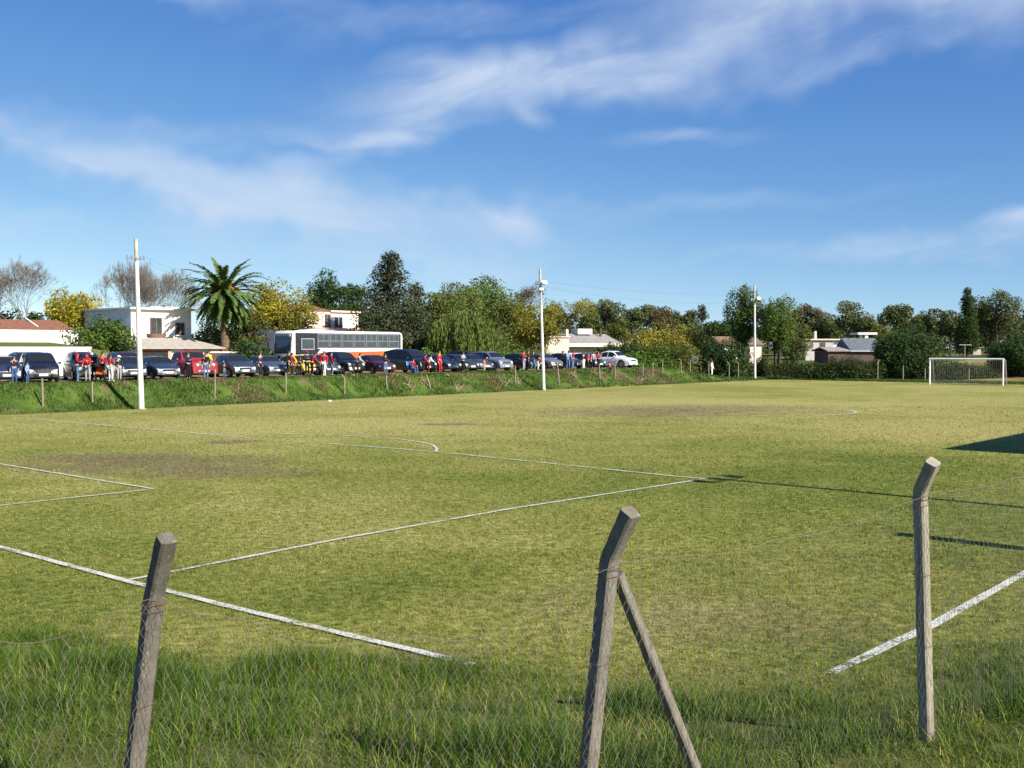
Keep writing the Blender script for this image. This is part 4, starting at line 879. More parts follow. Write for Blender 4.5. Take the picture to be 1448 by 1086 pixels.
mb = MB(); mb.box((hl + .09, 0, .62), (.08, 2.3, .34)); mb.build('bumper', BW, root, bevel=.04)
mb = MB(); mb.box((hl + .136, 0, .66), (.01, .46, .13)); mb.build('number_plate', PLATE, root)
mb = MB(); mb.box((hl + .055, 0, 1.12), (.03, 1.1, .26)); mb.build('grille', TRIM, root)
mb = MB(); mb.box((hl - 2.9, 0, 3.28), (1.6, 1.3, .14)); mb.build('roof_hatch', BW, root, bevel=.04)
# ------------------------------------------------------------------ people
SKIN = mat('skin', (.46, .27, .19), .55, .1, 20); HAIRD = mat('hair_dark', (.03, .02, .014), .6, .3, 30); SHOE = mat('shoe_dark', (.03, .03, .032), .6); SHOEW = mat('shoe_white', (.65, .65, .63), .6)
def cloth(name, c): return mat('cloth_' + name, c, .85, .22, 14, spec=.15)
CR, CDR, CBK, CNV, CJN, CLB, CWH, CGY, CBR, CYL = (cloth('red', (.42, .018, .026)), cloth('dark_red', (.26, .014, .02)), cloth('black', (.014, .014, .016)), cloth('navy', (.02, .026, .05)), cloth('jeans', (.10, .16, .28)),
    cloth('light_blue', (.17, .36, .62)), cloth('white', (.72, .72, .70)), cloth('grey', (.30, .31, .33)), cloth('blue', (.045, .10, .24)), cloth('yellow', (.65, .45, .04)))
def skin_mesh(name, verts, edges, m, parent, lvl=1):
    me = bpy.data.meshes.new(name); me.from_pydata([v[:3] for v in verts], edges, []); me.materials.append(m); o = link(bpy.data.objects.new(name, me), parent)
    md = o.modifiers.new('Skin', 'SKIN'); md.use_smooth_shade = True
    for i, v in enumerate(verts): r = v[3]; me.skin_vertices[0].data[i].radius = r if hasattr(r, '__len__') else (r, r)
    me.skin_vertices[0].data[0].use_root = True
    sb = o.modifiers.new('Subsurf', 'SUBSURF'); sb.levels = lvl; sb.render_levels = lvl; return o
def skeleton(pose, rd):
    """joint positions for a 1.70 m figure facing +x"""
    J = {}; sit = pose == 'sit'; bend = {'lean': .35, 'push': .18, 'sit': .12}.get(pose, .0); hz = .50 if sit else .92
    def up(h): return Vector((math.sin(bend) * h, 0, hz + math.cos(bend) * h))
    J['hip'] = Vector((0, 0, hz)); J['waist'] = up(.20); J['chest'] = up(.42); J['neck'] = up(.555); J['chin'] = up(.60) + Vector((.012, 0, 0)); J['head'] = up(.685) + Vector((.018, 0, 0)); J['crown'] = up(.765) + Vector((.008, 0, 0))
    for s, n in ((1, 'l'), (-1, 'r')):
        sh = up(.49) + Vector((0, s * .17, 0)); J['sh' + n] = sh; st = rd.uniform(-.05, .05)
        if pose in ('push', 'lean'): el = sh + Vector((.12, s * .04, -.24)); wr = el + Vector((.20, -s * .03, .02 if pose == 'push' else -.12))
        elif pose == 'sit': el = sh + Vector((.06, s * .05, -.25)); wr = el + Vector((.2, -s * .07, -.06))
        elif pose == 'fold': el = sh + Vector((.05, s * .05, -.26)); wr = el + Vector((.17, -s * .14, .06))
        elif pose == 'wave' and s > 0: el = sh + Vector((.05, s * .14, .18)); wr = el + Vector((.08, s * .02, .22))
        else: el = sh + Vector((-.02 + st, s * .06, -.27)); wr = el + Vector((.09 + st, s * .0, -.23))
        J['el' + n] = el; J['wr' + n] = wr; J['hd' + n] = wr + (wr - el).normalized() * .075
        hp = J['hip'] + Vector((0, s * .085, -.02)); J['hp' + n] = hp
        if sit: kn = hp + Vector((.42, s * .05, .02)); an = Vector((kn.x + .02, kn.y, .085))
        else:
            w = (.14 if n == 'l' else -.10) if pose == 'walk' else rd.uniform(-.03, .06); kn = hp + Vector((w + .03, s * .02, -.42)); an = Vector((kn.x + (-.02 if w > 0 else -.12) * (pose == 'walk') - .03, s * .105, .085))
        J['kn' + n] = kn; J['an' + n] = an; J['to' + n] = Vector((an.x + .15, an.y + s * .02, .035))
    return J
NP = [0]
def person(px, v, label, top=CR, legs=CBK, ht=1.68, pose='stand', yaw=0.0, hair=HAIRD, shoes=SHOE, group='people watching from the bank', long_=False, hood=None, cap=None, xy=None):
    NP[0] += 1; rd = random.Random(NP[0] * 7); X, Y = xy or at_v(px, v - .55 if 59 < v < 61 and px < 900 else v); root = thing('person', label, 'person', (X, Y, H(X, Y)), R(-41 + yaw), group); k = ht / 1.70; J = skeleton(pose, rd)
    def vt(p, r): return (p.x * k, p.y * k, p.z * k, (r[0] * k, r[1] * k) if hasattr(r, '__len__') else r * k)
    B = [vt(J['hip'], .115), vt(J['waist'], .105), vt(J['chest'], .12), vt(J['neck'], .05), vt(J['chin'], .062), vt(J['head'], .088), vt(J['crown'], .062)]; E = [(0, 1), (1, 2), (2, 3), (3, 4), (4, 5), (5, 6)]
    nose = J['head'] + Vector((.10, 0, -.025)); B.append(vt(nose, .012)); E.append((5, 7))
    for n, s in (('l', 1), ('r', -1)):
        b = len(B); B += [vt(J['sh' + n], .055), vt(J['el' + n], .041), vt(J['wr' + n], .028), vt(J['hd' + n], .03)]; E += [(2, b), (b, b + 1), (b + 1, b + 2), (b + 2, b + 3)]
        d = (J['hd' + n] - J['wr' + n]).normalized(); sd = Vector((0, 0, 1)).cross(d); sd = sd.normalized() if sd.length > .1 else Vector((1, 0, 0))
        for q, (o, ln) in enumerate(((-.027, .06), (-.009, .075), (.009, .07), (.027, .05))):
            f = len(B); p0 = J['hd' + n] + sd * o + d * .035; B += [vt(p0, .0095), vt(p0 + d * ln + Vector((.012, 0, -.01)), .0075)]; E += [(b + 3, f), (f, f + 1)]
        f = len(B); B.append(vt(J['wr' + n] + sd * .055 * s + d * .05, .010)); E.append((b + 2, f))
        b = len(B); B += [vt(J['hp' + n], .085), vt(J['kn' + n], .055), vt(J['an' + n], .038), vt(J['to' + n], .032)]; E += [(0, b), (b, b + 1), (b + 1, b + 2), (b + 2, b + 3)]
    skin_mesh('body', B, E, SKIN, root)
    T = [vt(J['waist'] * .45 + J['hip'] * .55, .135 if not long_ else .145), vt(J['waist'], .128), vt(J['chest'], .145), vt(J['neck'] * .75 + J['chest'] * .25, .072)]; E = [(0, 1), (1, 2), (2, 3)]
    for n in 'lr':
        b = len(T); T += [vt(J['sh' + n], .075), vt(J['el' + n], .06), vt(J['wr' + n], .044)]; E += [(2, b), (b, b + 1), (b + 1, b + 2)]
    if long_: T.append(vt(J['hip'] + Vector((0, 0, -.18)), .15)); E.append((0, len(T) - 1))
    skin_mesh('jacket', T, E, top, root)
    G = [vt(J['hip'] + Vector((0, 0, .04)), .128)]; E = []
    for n in 'lr':
        b = len(G); G += [vt(J['hp' + n], .098), vt(J['kn' + n], .07), vt(J['an' + n] + Vector((0, 0, .02)), .056)]; E += [(0, b), (b, b + 1), (b + 1, b + 2)]
    skin_mesh('trousers', G, E, legs, root)
    for n in 'lr':
        a, b = J['an' + n] * k, J['to' + n] * k; mb = MB(); d = (b - a); c = (a + b) / 2; mb.tube([(a.x - .05 * k, a.y, .05 * k), (c.x, c.y, .048 * k), (b.x + .03 * k, b.y, .032 * k)], [.045 * k, .05 * k, .03 * k], 8); mb.build('shoe', shoes, root)
    hc = J['head'] * k; up = (J['crown'] - J['head']).normalized(); mb = MB(); mb.ball((hc.x - .014 * k, hc.y, hc.z + .022 * k), (.108 * k, .102 * k, .108 * k), 12, 7, zmin=-.12)
    if hood: mb.ball((hc.x - .05 * k, hc.y, hc.z - .03 * k), (.10 * k, .115 * k, .13 * k), 12, 8); mb.build('hood', hood, root)
    elif cap: mb.tube([(hc.x + .07 * k, hc.y, hc.z + .03 * k), (hc.x + .17 * k, hc.y, hc.z + .025 * k)], [.07 * k, .05 * k], 8); mb.build('cap', cap, root)
    else: mb.ball((hc.x - .055 * k, hc.y, hc.z - .02 * k), (.07 * k, .095 * k, .11 * k), 10, 6); mb.build('hair', hair, root)
    return root
person(38.5, 59.9, 'small child in a light blue coat beside the black minivan', CLB, CBR, 1.15, yaw=30)
person(20, 60.2, 'person in dark jacket and blue trousers beside the leftmost blue-grey hatchback', CNV, CBR, 1.5, yaw=-20)
person(109, 60.0, 'person in a dark red hooded jacket and jeans behind the dark green estate', CDR, CJN, 1.66, 'fold', 60, hood=CDR)
person(124, 59.7, 'person in a bright red hooded top leaning forward, back to the estate', CR, CGY, 1.62, 'lean', -40, hood=CR)
person(134, 60.4, 'person in dark clothes pushing the black pushchair', CBK, CBK, 1.68, 'push', -70, cap=CWH)
person(146, 60.6, 'tall person in dark red top standing behind the pushchair', CDR, CBK, 1.74, 'stand', 20)
person(156, 59.8, 'person in a red jacket and white trousers right of the pushchair', CR, CWH, 1.58, 'fold', 100, shoes=SHOEW)
person(168, 60.1, 'person in a navy jacket with pale cap beside the leftmost white pole', CNV, CGY, 1.5, 'stand', 10, cap=CWH)
person(266, 60.2, 'person in a navy jacket with black trousers in front of the old red pickup', CNV, CBK, 1.66, 'fold', 10)
person(291, 60.2, 'person in black jacket and blue jeans at the right wing of the old red pickup', CBK, CJN, 1.64, 'stand', -30)
person(286, 67.2, 'person in a red and dark jacket behind the old red pickup', CR, CBK, 1.72, 'fold', 20)
person(295, 66.6, 'person in a yellow jacket between the old red pickup and the slate hatchback', CYL, CBK, 1.74, 'stand', 0)
person(317, 60.0, 'small child in blue trousers standing before the slate blue hatchback', CNV, CBR, 1.0, 'stand', 15)
person(408.5, 60.0, 'person in black with a red scarf-like panel, in front of the yellow car', CBK, CBK, 1.72, 'walk', 20)
person(413, 60.3, 'person in a dark red jacket right behind the person in black by the yellow car', CDR, CNV, 1.6, 'stand', 40)
person(434, 60.2, 'person in navy jacket and red cap beside the yellow car', CNV, CBK, 1.72, 'fold', -10, cap=CR)
person(441, 60.6, 'person in a red jacket looking towards the dark green hatchback', CR, CBK, 1.62, 'lean', 60)
person(458.5, 60.1, 'person in a bright red top and white trousers by the black off-roader', CR, CWH, 1.70, 'walk', -60, shoes=SHOEW)
person(468.5, 60.2, 'person in a dark red jacket and light jeans by the black off-roader', CDR, CJN, 1.66, 'stand', 60)
person(495, 59.4, 'child in white sitting on the grass edge beside the black off-roader', CWH, CBK, .95, 'sit', 20, shoes=SHOEW)
person(598, 60.0, 'person in black trousers and red and dark top in front of the people carrier', CDR, CBK, 1.5, 'lean', 30)
person(621.5, 59.8, 'tall person dressed all in bright red by the navy saloon', CR, CR, 1.72, 'stand', 10)
person(690, 69.6, 'person in a red top behind the roof of the silver-grey off-roader', CR, CBK, 1.70, 'stand', 0)
person(697, 69.9, 'person in a tan top beside the red one behind the silver-grey off-roader', cloth('tan', (.42, .27, .16)), CBK, 1.66, 'stand', 0)
person(685, 60.3, 'small child in orange-red at the front of the silver-grey off-roader', cloth('orange_red', (.6, .10, .04)), CGY, 1.05, 'stand', 0)
person(740.5, 60.3, 'person in a red jersey left of the middle floodlight pole', CR, CGY, 1.72, 'fold', 15)
person(747, 60.5, 'person in a black tracksuit left of the middle floodlight pole', CBK, CBK, 1.74, 'stand', 40)
person(760, 60.6, 'person in red crouched forward right beside the middle floodlight pole', CR, CWH, 1.3, 'lean', 60)
person(803, 60.2, 'person in a light blue jacket and jeans embracing the person in red', CLB, CJN, 1.74, 'lean', -30)
person(810.5, 60.2, 'person in a red top and jeans next to the light blue jacket', CDR, CJN, 1.70, 'stand', 200)
person(832, 60.2, 'person in a red shirt and dark trousers by the charcoal saloon tail', CR, CBK, 1.5, 'stand', 20)
person(825, 60.4, 'person in a black and white top left of the red shirt by the pickup', CBK, CWH, 1.52, 'stand', 0)
person(846, 60.2, 'person in a red top with dark legs in front of the white pickup bed', CR, CBK, 1.62, 'fold', 0)
person(862.5, 57.4, 'small child in dark red climbing the bank below the white pickup', CDR, CBK, 1.05, 'lean', 150)
person(989, 57.2, 'small child in dark clothes on the slope left of the person in white', CBK, CBK, 1.2, 'stand', 60)
person(1006.5, 59.0, 'person dressed in white standing under the dark shrubs', CWH, CWH, 1.72, 'stand', 10, shoes=SHOEW)
person(368, 60.0, 'person in dark navy standing before the mid grey saloon', CNV, CNV, 1.66, 'stand', 10)
person(424, 60.3, 'person in black crouching between the yellow car and the red cap', CBK, CNV, 1.35, 'lean', -30)
person(505, 60.1, 'person in a grey top and black trousers at the nose of the black off-roader', CGY, CBK, 1.6, 'lean', 40)
person(545, 60.2, 'person in black behind the leaning post below the bus rear', CBK, CJN, 1.5, 'fold', -20)
person(606, 60.3, 'person in a white top and red trousers left of the one all in red', CWH, CDR, 1.45, 'lean', 60)
person(655, 60.4, 'person in dark grey between the charcoal saloon and the slate saloon', CGY, CBK, 1.6, 'fold', 0)
person(754, 60.5, 'person in a navy jacket hard against the middle floodlight pole', CNV, CJN, 1.68, 'walk', 30)
person(796, 60.6, 'person in black left of the light blue jacket', CBK, CBK, 1.66, 'fold', 30)
person(839, 60.4, 'person in grey between the two red tops by the pickup', CGY, CNV, 1.6, 'walk', -30)
# pushchair, folding chair, tyre, stray bits
X, Y = at_v(141, 59.0); root = thing('pushchair', 'black pushchair with an orange seat among the people in red', 'pushchair', (X, Y, H(X, Y)), R(-80))
CO = cloth('orange', (.6, .14, .03)); mb = MB()
mb.prism([(-.25, .45), (.30, .42), (.34, .5), (-.2, .58), (-.38, .95), (-.46, .93)], -.22, .22); mb.build('seat', CO, root, bevel=.02)
mb = MB(); vs = []
for i in range(7):
    a = R(15 + i * 22)
    for y in (-.24, .24): vs.append((-.15 - .36 * math.cos(a), y, .66 + .40 * math.sin(a)))
mb.add(vs, [(2 * i, 2 * i + 1, 2 * i + 3, 2 * i + 2) for i in range(6)])
for y in (-.24, .24):
    vs2 = [(-.15, y, .66)] + [(-.15 - .36 * math.cos(R(15 + i * 22)), y, .66 + .40 * math.sin(R(15 + i * 22))) for i in range(7)]; mb.add(vs2, [(0, i, i + 1) for i in range(1, 7)])
mb.build('hood', CBK, root)
mb = MB()
for y in (-.25, .25): mb.tube([(-.62, y, 1.02), (-.3, y, .6), (.34, y, .12)], .014, 6); mb.tube([(.1, y, .45), (-.34, y, .14)], .014, 6)
mb.tube([(-.62, -.25, 1.02), (-.62, .25, 1.02)], .018, 6); mb.build('frame', METAL, root)
for x in (-.34, .34):
    for y in (-.27, .27): mb = MB(); mb.tube([(x, y - .02, .13), (x, y + .02, .13)], .13, 14); mb.build('wheel', RUBBER, root)
X, Y = at_v(583.5, 59.05); root = thing('folding_chair', 'blue folding camp chair in front of the large black people carrier', 'chair', (X, Y, H(X, Y)), R(-41)); CHB = cloth('chair_blue', (.025, .14, .40))
MB().prism([(-.24, .40), (.26, .44), (.26, .46), (-.24, .42)], -.27, .27).build('seat', CHB, root); MB().prism([(-.26, .44), (-.40, .92), (-.38, .93), (-.24, .44)], -.27, .27).build('backrest', CHB, root)
for y in (-.28, .28):
    for pts in ([(.26, y, 0), (-.26, y, .44), (-.40, y, .95)], [(-.28, y, 0), (.26, y, .45), (.26, y, .64)]): MB().tube(pts, .014, 6).build('leg', METAL, root)
    MB().box((0, y, .65), (.52, .06, .03)).build('armrest', CHB, root, bevel=.01)
p_ = person(583.5, 59.6, 'person in a dark red top sitting in the blue folding chair', CDR, CBR, 1.55, 'sit', 0); p_.location.z -= .03
X, Y = at_v(982, 59.6); z = H(X, Y); root = thing('tyre', 'old black tyre hanging in the dark shrubs left of the person in white', 'tyre', (X, Y, z + 1.45), R(15))
mb = MB(); V = []; Fs = []
for i in range(20):
    a = 2 * math.pi * i / 20
    for j in range(8): b = 2 * math.pi * j / 8; r = .30 + .09 * math.cos(b); V.append((r * math.cos(a), .10 * math.sin(b), r * math.sin(a)))
for i in range(20):
    for j in range(8): Fs.append((i * 8 + j, ((i + 1) % 20) * 8 + j, ((i + 1) % 20) * 8 + (j + 1) % 8, i * 8 + (j + 1) % 8))
mb.add(V, Fs); mb.build('tread', mat('old_rubber', (.10, .10, .10), .8), root)
MB().tube([(0, 0, .36), (0, .05, 1.0)], .012, 5).build('rope', RUST, root)
for px, py, s, lb in ((466, 565, .13, 'white scrap of plastic at the foot of the bank below the bus'), (632, 540, .2, 'pale stone on the bank below the charcoal saloon')):
    q = gp(px, py, .25 if py > 555 else .8); mb = MB(); mb.ball((0, 0, .05), (s, s * .6, s * .4), 7, 5)
    for i, p in enumerate(mb.v): mb.v[i] = tuple(c + rng.normal() * s * .12 for c in p)
    X, Y = q.x, q.y; o = mb.build('plastic_bag' if py > 555 else 'stone', PLATE if py > 555 else CONC_F, None); o.location = (X, Y, H(X, Y) + .12); tag(o, lb, 'bag' if py > 555 else 'stone')
def stump(px, v, ht, label, sd):
    rd = random.Random(sd); X, Y = at_v(px, v); root = thing('dead_shrub', label, 'dead shrub', (X, Y, H(X, Y)), 0, 'dead stems on the bank'); sg = []
    for i in range(7):
        p = Vector((rd.gauss(0, .08), rd.gauss(0, .08), -.1)); d = Vector((rd.gauss(0, .5), rd.gauss(0, .5), 1)).normalized(); r = .05 if i < 2 else .025
        for j in range(4): q = p + d * ht / 3.4; sg.append([*p, *q, r, r * .75]); p = q; r *= .75; d = (d + Vector((rd.gauss(0, .35), rd.gauss(0, .35), -.12))).normalized()
    mesh_np('stems', *segs_mesh(sg, 5), mat('dry_wood', (.36, .26, .16), .9, .25, 9), root, True)
for i, (px, v, ht, lb) in enumerate(((582, 56.4, 1.0, 'dry pale shrub stump on the bank below the blue chair'), (646, 56.2, .8, 'twisted dry stump on the bank below the charcoal saloon nose'), (714, 56.3, .9, 'dry forked stem on the bank left of the leaning thin post'), (733, 56.8, .8, 'low dry tangle of stems on the bank below the red jersey'), (815, 56.9, .9, 'dry branches on the bank below the couple in light blue and red'), (905, 56.6, .8, 'pale dead stems on the bank right of the white pickup'))): stump(px, v, ht, lb, i + 3)
# ------------------------------------------------------------------ houses and walls
def wallm(name, c, dirt, k=1.2): return mat(name, c, .92, .06, 1.5, bump=.15, dirt=dirt, dirtscale=k)
WHW = wallm('white_render', (.78, .77, .73), (.60, .55, .47), .8); PKW = wallm('pink_render', (.66, .50, .43), (.5, .36, .3)); CRM = wallm('cream_render_old', (.62, .52, .42), (.42, .31, .24), 1.5)
def tile_mat(name, c1, c2):
    m, t, b = newmat(name); oc = t.node('ShaderNodeTexCoord').outputs['Object']; s = t.sep(oc)
    wv = t.m('SINE', t.m('MULTIPLY', s[0], 28.0)); n = t.noise(oc, 3, 4, .7)
    t.put(b.inputs['Base Color'], t.mix(t.sm(n, .35, .65), c1, c2)); b.inputs['Roughness'].default_value = .9; t.put(b.inputs['Normal'], t.bump(wv, .6, .04)); return m
REDT = tile_mat('red_tiles', (.17, .07, .038), (.27, .115, .06)); GRYT = tile_mat('grey_sheet_roof', (.20, .18, .165), (.34, .31, .28)); SLATER = tile_mat('blue_slate_roof', (.075, .09, .105), (.14, .155, .17)); PALET = tile_mat('pale_sheet_roof', (.36, .31, .25), (.48, .43, .36))
WDK = mat('window_dark', (.04, .045, .05), .1, .3, 3); WFR = mat('window_frame_brown', (.20, .11, .07), .7); WFW = mat('window_frame_white', (.7, .68, .64), .7); BRK = mat('brown_brick', (.08, .052, .042), .9, .25, 14, bump=.4); SHD = mat('dark_opening', (.02, .018, .016), .9)
def place(px, v=None, u=None, z=None):
    X, Y = at_v(px, v) if v else at_u(px, u); return Vector((X, Y, H(X, Y) if z is None else z))
def boxw(root, name, x0, x1, y0, y1, z0, z1, m): return MB().box(((x0 + x1) / 2, (y0 + y1) / 2, (z0 + z1) / 2), (x1 - x0, y1 - y0, z1 - z0)).build(name, m, root)
def win(root, x, z, w, h, y=0.0, fm=None, bars=1):
    f = MB(); f.box((x, y - .02, z), (w + .16, .1, h + .16)); f = f.build('window', fm or WFR, root); MB().box((x, y - .06, z), (w, .06, h)).build('pane', WDK, f)
    mb = MB(); mb.box((x, y - .1, z), (.05, .03, h)); mb.build('glazing_bar', fm or WFR, f); MB().box((x, y - .1, z - h / 2 - .1), (w + .3, .16, .06)).build('sill', WFW, f); return f
def gable(root, name, x0, x1, y0, y1, z, rise, m, over=.3, ridge='x'):
    mb = MB(); a, b, c, d = x0 - over, x1 + over, y0 - over, y1 + over; th = .12
    if ridge == 'x':
        my = (c + d) / 2; poly = [(c, z), (my, z + rise), (d, z), (d, z + th), (my, z + rise + th), (c, z + th)]; mb.prism(poly, a, b, 'x')
        mb.prism([(y0, z), (y1, z), (my, z + rise - .02)], x0, x1, 'x')
    return mb.build(name, m, root, smooth=False)
def hip(root, name, x0, x1, y0, y1, z, rise, m, over=.35):
    a, b, c, d = x0 - over, x1 + over, y0 - over, y1 + over; i = min((d - c), (b - a)) / 2; my = (c + d) / 2; mb = MB()
    mb.add([(a, c, z), (b, c, z), (b, d, z), (a, d, z), (a + i, my, z + rise), (b - i, my, z + rise)], [(0, 1, 5, 4), (1, 2, 5), (2, 3, 4, 5), (3, 0, 4), (3, 2, 1, 0)]); return mb.build(name, m, root, smooth=False)
RZ = math.atan2(TY, TX)
# walls left (local x runs along the road, y away from it)
def wall_run(label, px0, px1, v, z0, z1, m, th=.25, piers=4):
    A, B = place(px0, v=v, z=z0), place(px1, v=v, z=z0); L = (B - A).length; root = thing('garden_wall', label, 'wall', A, RZ, 'white walls beside the car park')
    MB().box((L / 2, 0, (z1 - z0) / 2 - .25), (L, th, z1 - z0 + .5)).build('wall', m, root, bevel=.02); MB().box((L / 2, 0, z1 - z0 + .05), (L + .06, th + .12, .09)).build('coping', m, root, bevel=.02)
    for i in range(piers): x = L * (i + .5) / piers; MB().box((x, -.05, (z1 - z0) / 2), (.34, th + .16, z1 - z0 - .01)).build('pier', m, root, bevel=.015)
    return root
wall_run('long white lower wall directly behind the black minivan', -40, 128, 73.8, 1.4, 3.38, WHW)
wall_run('white upper wall on the terrace below the red tiled roof', -40, 116, 81, 3.75, 4.66, WHW, piers=5)
# red roofed house behind the upper wall
A = place(-30, v=87, z=3.3); root = thing('tiled_house', 'low house with a long red tiled roof behind the white upper wall', 'house', A, RZ); Lx = (place(106, v=87, z=0) - place(-30, v=87, z=0)).length
boxw(root, 'wall', 0, Lx, 0, 7, -.3, 1.35, WHW); gable(root, 'roof', 0, Lx, 0, 7, 1.35, 1.0, REDT); MB().box((Lx * .68, 1.6, 1.95), (.12, 3.9, .10), (R(19), 0, 0)).build('roof_ridge', WHW, root)
MB().box((Lx * .35, 3.6, 2.3), (.4, .4, .5)).build('chimney', WHW, root)
# two storey white house
zg = 1.9; A = place(186, v=85.5, z=zg); root = thing('white_house', 'two storey white house with flat roof and rounded balcony', 'house', A, RZ); L = (place(271, v=85.5, z=0) - place(186, v=85.5, z=0)).length; zt = zat(A.y, 437) - zg
boxw(root, 'wall', 0, L, 0, 8, -.4, zt, WHW); boxw(root, 'roof_slab', -.25, L + .25, -.35, 8.2, zt, zt + .16, WHW)
mb = MB()
for i in range(11): mb.box((1.8 + i * (L - 2.2) / 10, -.33, zt + .2), (.30, .2, .16))
mb.build('roof_tiles', WHW, root)
z2 = zat(A.y, 466) - zg; win(root, L * .40, z2 + .15, 1.0, 1.7, 0, WFR); win(root, L * .80, z2 + .1, .75, .95, 0, WFR)
mb = MB(); vs = []; N = 10
for zz in (z2 - 1.25, z2 - .35):
    for i in range(N + 1): a = math.pi * i / N; r = .95 if zz > z2 - 1 else .55; vs.append((L * .40 - r * math.cos(a), -.05 - r * .75 * math.sin(a), zz))
mb.add(vs, [(i, i + 1, N + 2 + i, N + 1 + i) for i in range(N)] + [tuple(range(N + 1)), tuple(reversed(range(N + 1, 2 * N + 2)))]); mb.build('balcony', mat('balcony_brick', (.20, .12, .085), .9, .25, 9), root)
f = MB(); f.box((-.02, 2.2, z2), (.1, .9, 1.3)); f.build('window', WFR, root); MB().tube([(L - .1, -.06, -.2), (L - .1, -.06, zt)], .05, 6).build('downpipe', WHW, root)
# lean-to with grey corrugated roof before it
A = place(196, v=79.5, z=1.6); root = thing('shed', 'long low shed with pale corrugated roof below the white house', 'shed', A, RZ); L = (place(312, v=79.5, z=0) - place(196, v=79.5, z=0)).length; hw_ = zat(A.y, 493) - 1.6
boxw(root, 'wall', .0, L, .12, 5.2, -.3, hw_, WHW); mb = MB(); mb.prism([(-.35, hw_ - .02), (5.4, hw_ + .85), (5.4, hw_ + .93), (-.35, hw_ + .06)], -.2, L + .3, 'x'); mb.build('roof', PALET, root, smooth=False)
boxw(root, 'doorway', .3, 2.6, .02, .2, -.2, hw_ - .22, SHD); boxw(root, 'lintel', .2, 2.75, -.02, .24, hw_ - .22, hw_ - .08, mat('terracotta', (.5, .17, .10), .9)); boxw(root, 'pier', 2.62, 2.95, -.06, .3, -.2, hw_ - .1, mat('terracotta_pale', (.55, .33, .24), .9, .15))
for x in (4.4, 6.6, 8.6): boxw(root, 'pilaster', x, x + .4, .0, .2, -.2, hw_ - .05, CRM)
# pink house above the bus
zg = 1.9; A = place(425, v=90, z=zg); root = thing('pink_house', 'pale pink two storey house with a red hipped roof above the bus', 'house', A, RZ); L = (place(507, v=90, z=0) - place(425, v=90, z=0)).length; zt = zat(A.y + 2, 441) - zg
boxw(root, 'wall', 0, L, 0, 9, -.3, zt, wallm('pale_pink', (.74, .63, .55), (.55, .42, .36))); hip(root, 'roof', 0.4, L * .66, 0.2, 8, zt + .02, 1.05, REDT, .2); boxw(root, 'cornice', L * .5, L + .2, -.2, 9, zt, zt + .2, PKW)
zw = zat(A.y, 456) - zg; win(root, L * .64, zw, 1.1, 1.3, 0, WFW); win(root, L * .44, zw + .1, .9, 1.6, 0, mat('shutter_brown', (.42, .26, .2), .8)); boxw(root, 'pilaster', L * .36, L * .40, -.1, .2, -.3, zt - .02, PKW)
A2 = place(446, v=85, z=zg); r2 = thing('tiled_annex', 'low annex with pinkish tiled roof just over the bus roof', 'house', A2, RZ); L2 = (place(548, v=85, z=0) - place(446, v=85, z=0)).length; h2 = zat(A2.y, 477) - zg
boxw(r2, 'wall', 0, L2, 0, 4.5, -.3, h2, PKW); mb = MB(); mb.prism([(-.3, h2), (4.6, h2 + 1.0), (4.6, h2 + 1.1), (-.3, h2 + .1)], -.2, L2 + .2, 'x'); mb.build('roof', tile_mat('pink_tiles', (.46, .24, .17), (.62, .45, .36)), r2, smooth=False)
# grey roofed house behind the couple
zg = 1.5; A = place(799, v=83, z=zg); root = thing('grey_roof_house', 'old house with grey sheet roof and cream eaves behind the row of cars', 'house', A, RZ * .6); L = 8.2; zw = zat(A.y, 488) - zg
boxw(root, 'wall', 0, 4.6, .5, 7, -.3, zw, wallm('pinkish_white', (.55, .45, .39), (.5, .36, .3))); boxw(root, 'fascia', -.3, L, -.5, -.2, zw - .2, zw + .22, wallm('cream', (.72, .62, .48), (.55, .45, .35)))
mb = MB(); mb.prism([(-.5, zw + .22), (3.4, zw + 1.45), (7.2, zw + .22)], -.4, L + .1, 'x'); mb.build('roof', GRYT, root, smooth=False); MB().box((7.6, .0, zw / 2), (.35, .35, zw)).build('porch_post', CRM, root)
MB().box((1.6, 2.2, zw + 1.4), (.35, .35, 1.2)).build('chimney', CRM, root); MB().box((6.9, 2.4, zw + 1.6), (.22, .22, 1.2)).build('chimney', BRK, root); MB().box((4.6, 3.2, zw + 1.75), (2.2, 1.4, .7)).build('water_tank', mat('tank_white', (.6, .6, .6), .6), root)
MB().tube([(3.6, 3.2, zw + 1.2), (3.6, 3.2, zw + 2.9)], .05, 6).build('flue', METAL, root)
A = place(772, v=79, z=zg); root = thing('pinkish_outhouse', 'plain whitewashed outhouse wall just right of the middle floodlight pole', 'house', A, RZ * .5); boxw(root, 'wall', 0, 3.0, 0, 3.5, -.3, zat(A.y, 477) - zg, wallm('worn_pink', (.56, .46, .40), (.5, .33, .26), 2)); boxw(root, 'roof', -.1, 3.1, -.15, 3.6, zat(A.y, 477) - zg, zat(A.y, 477) - zg + .12, CRM)
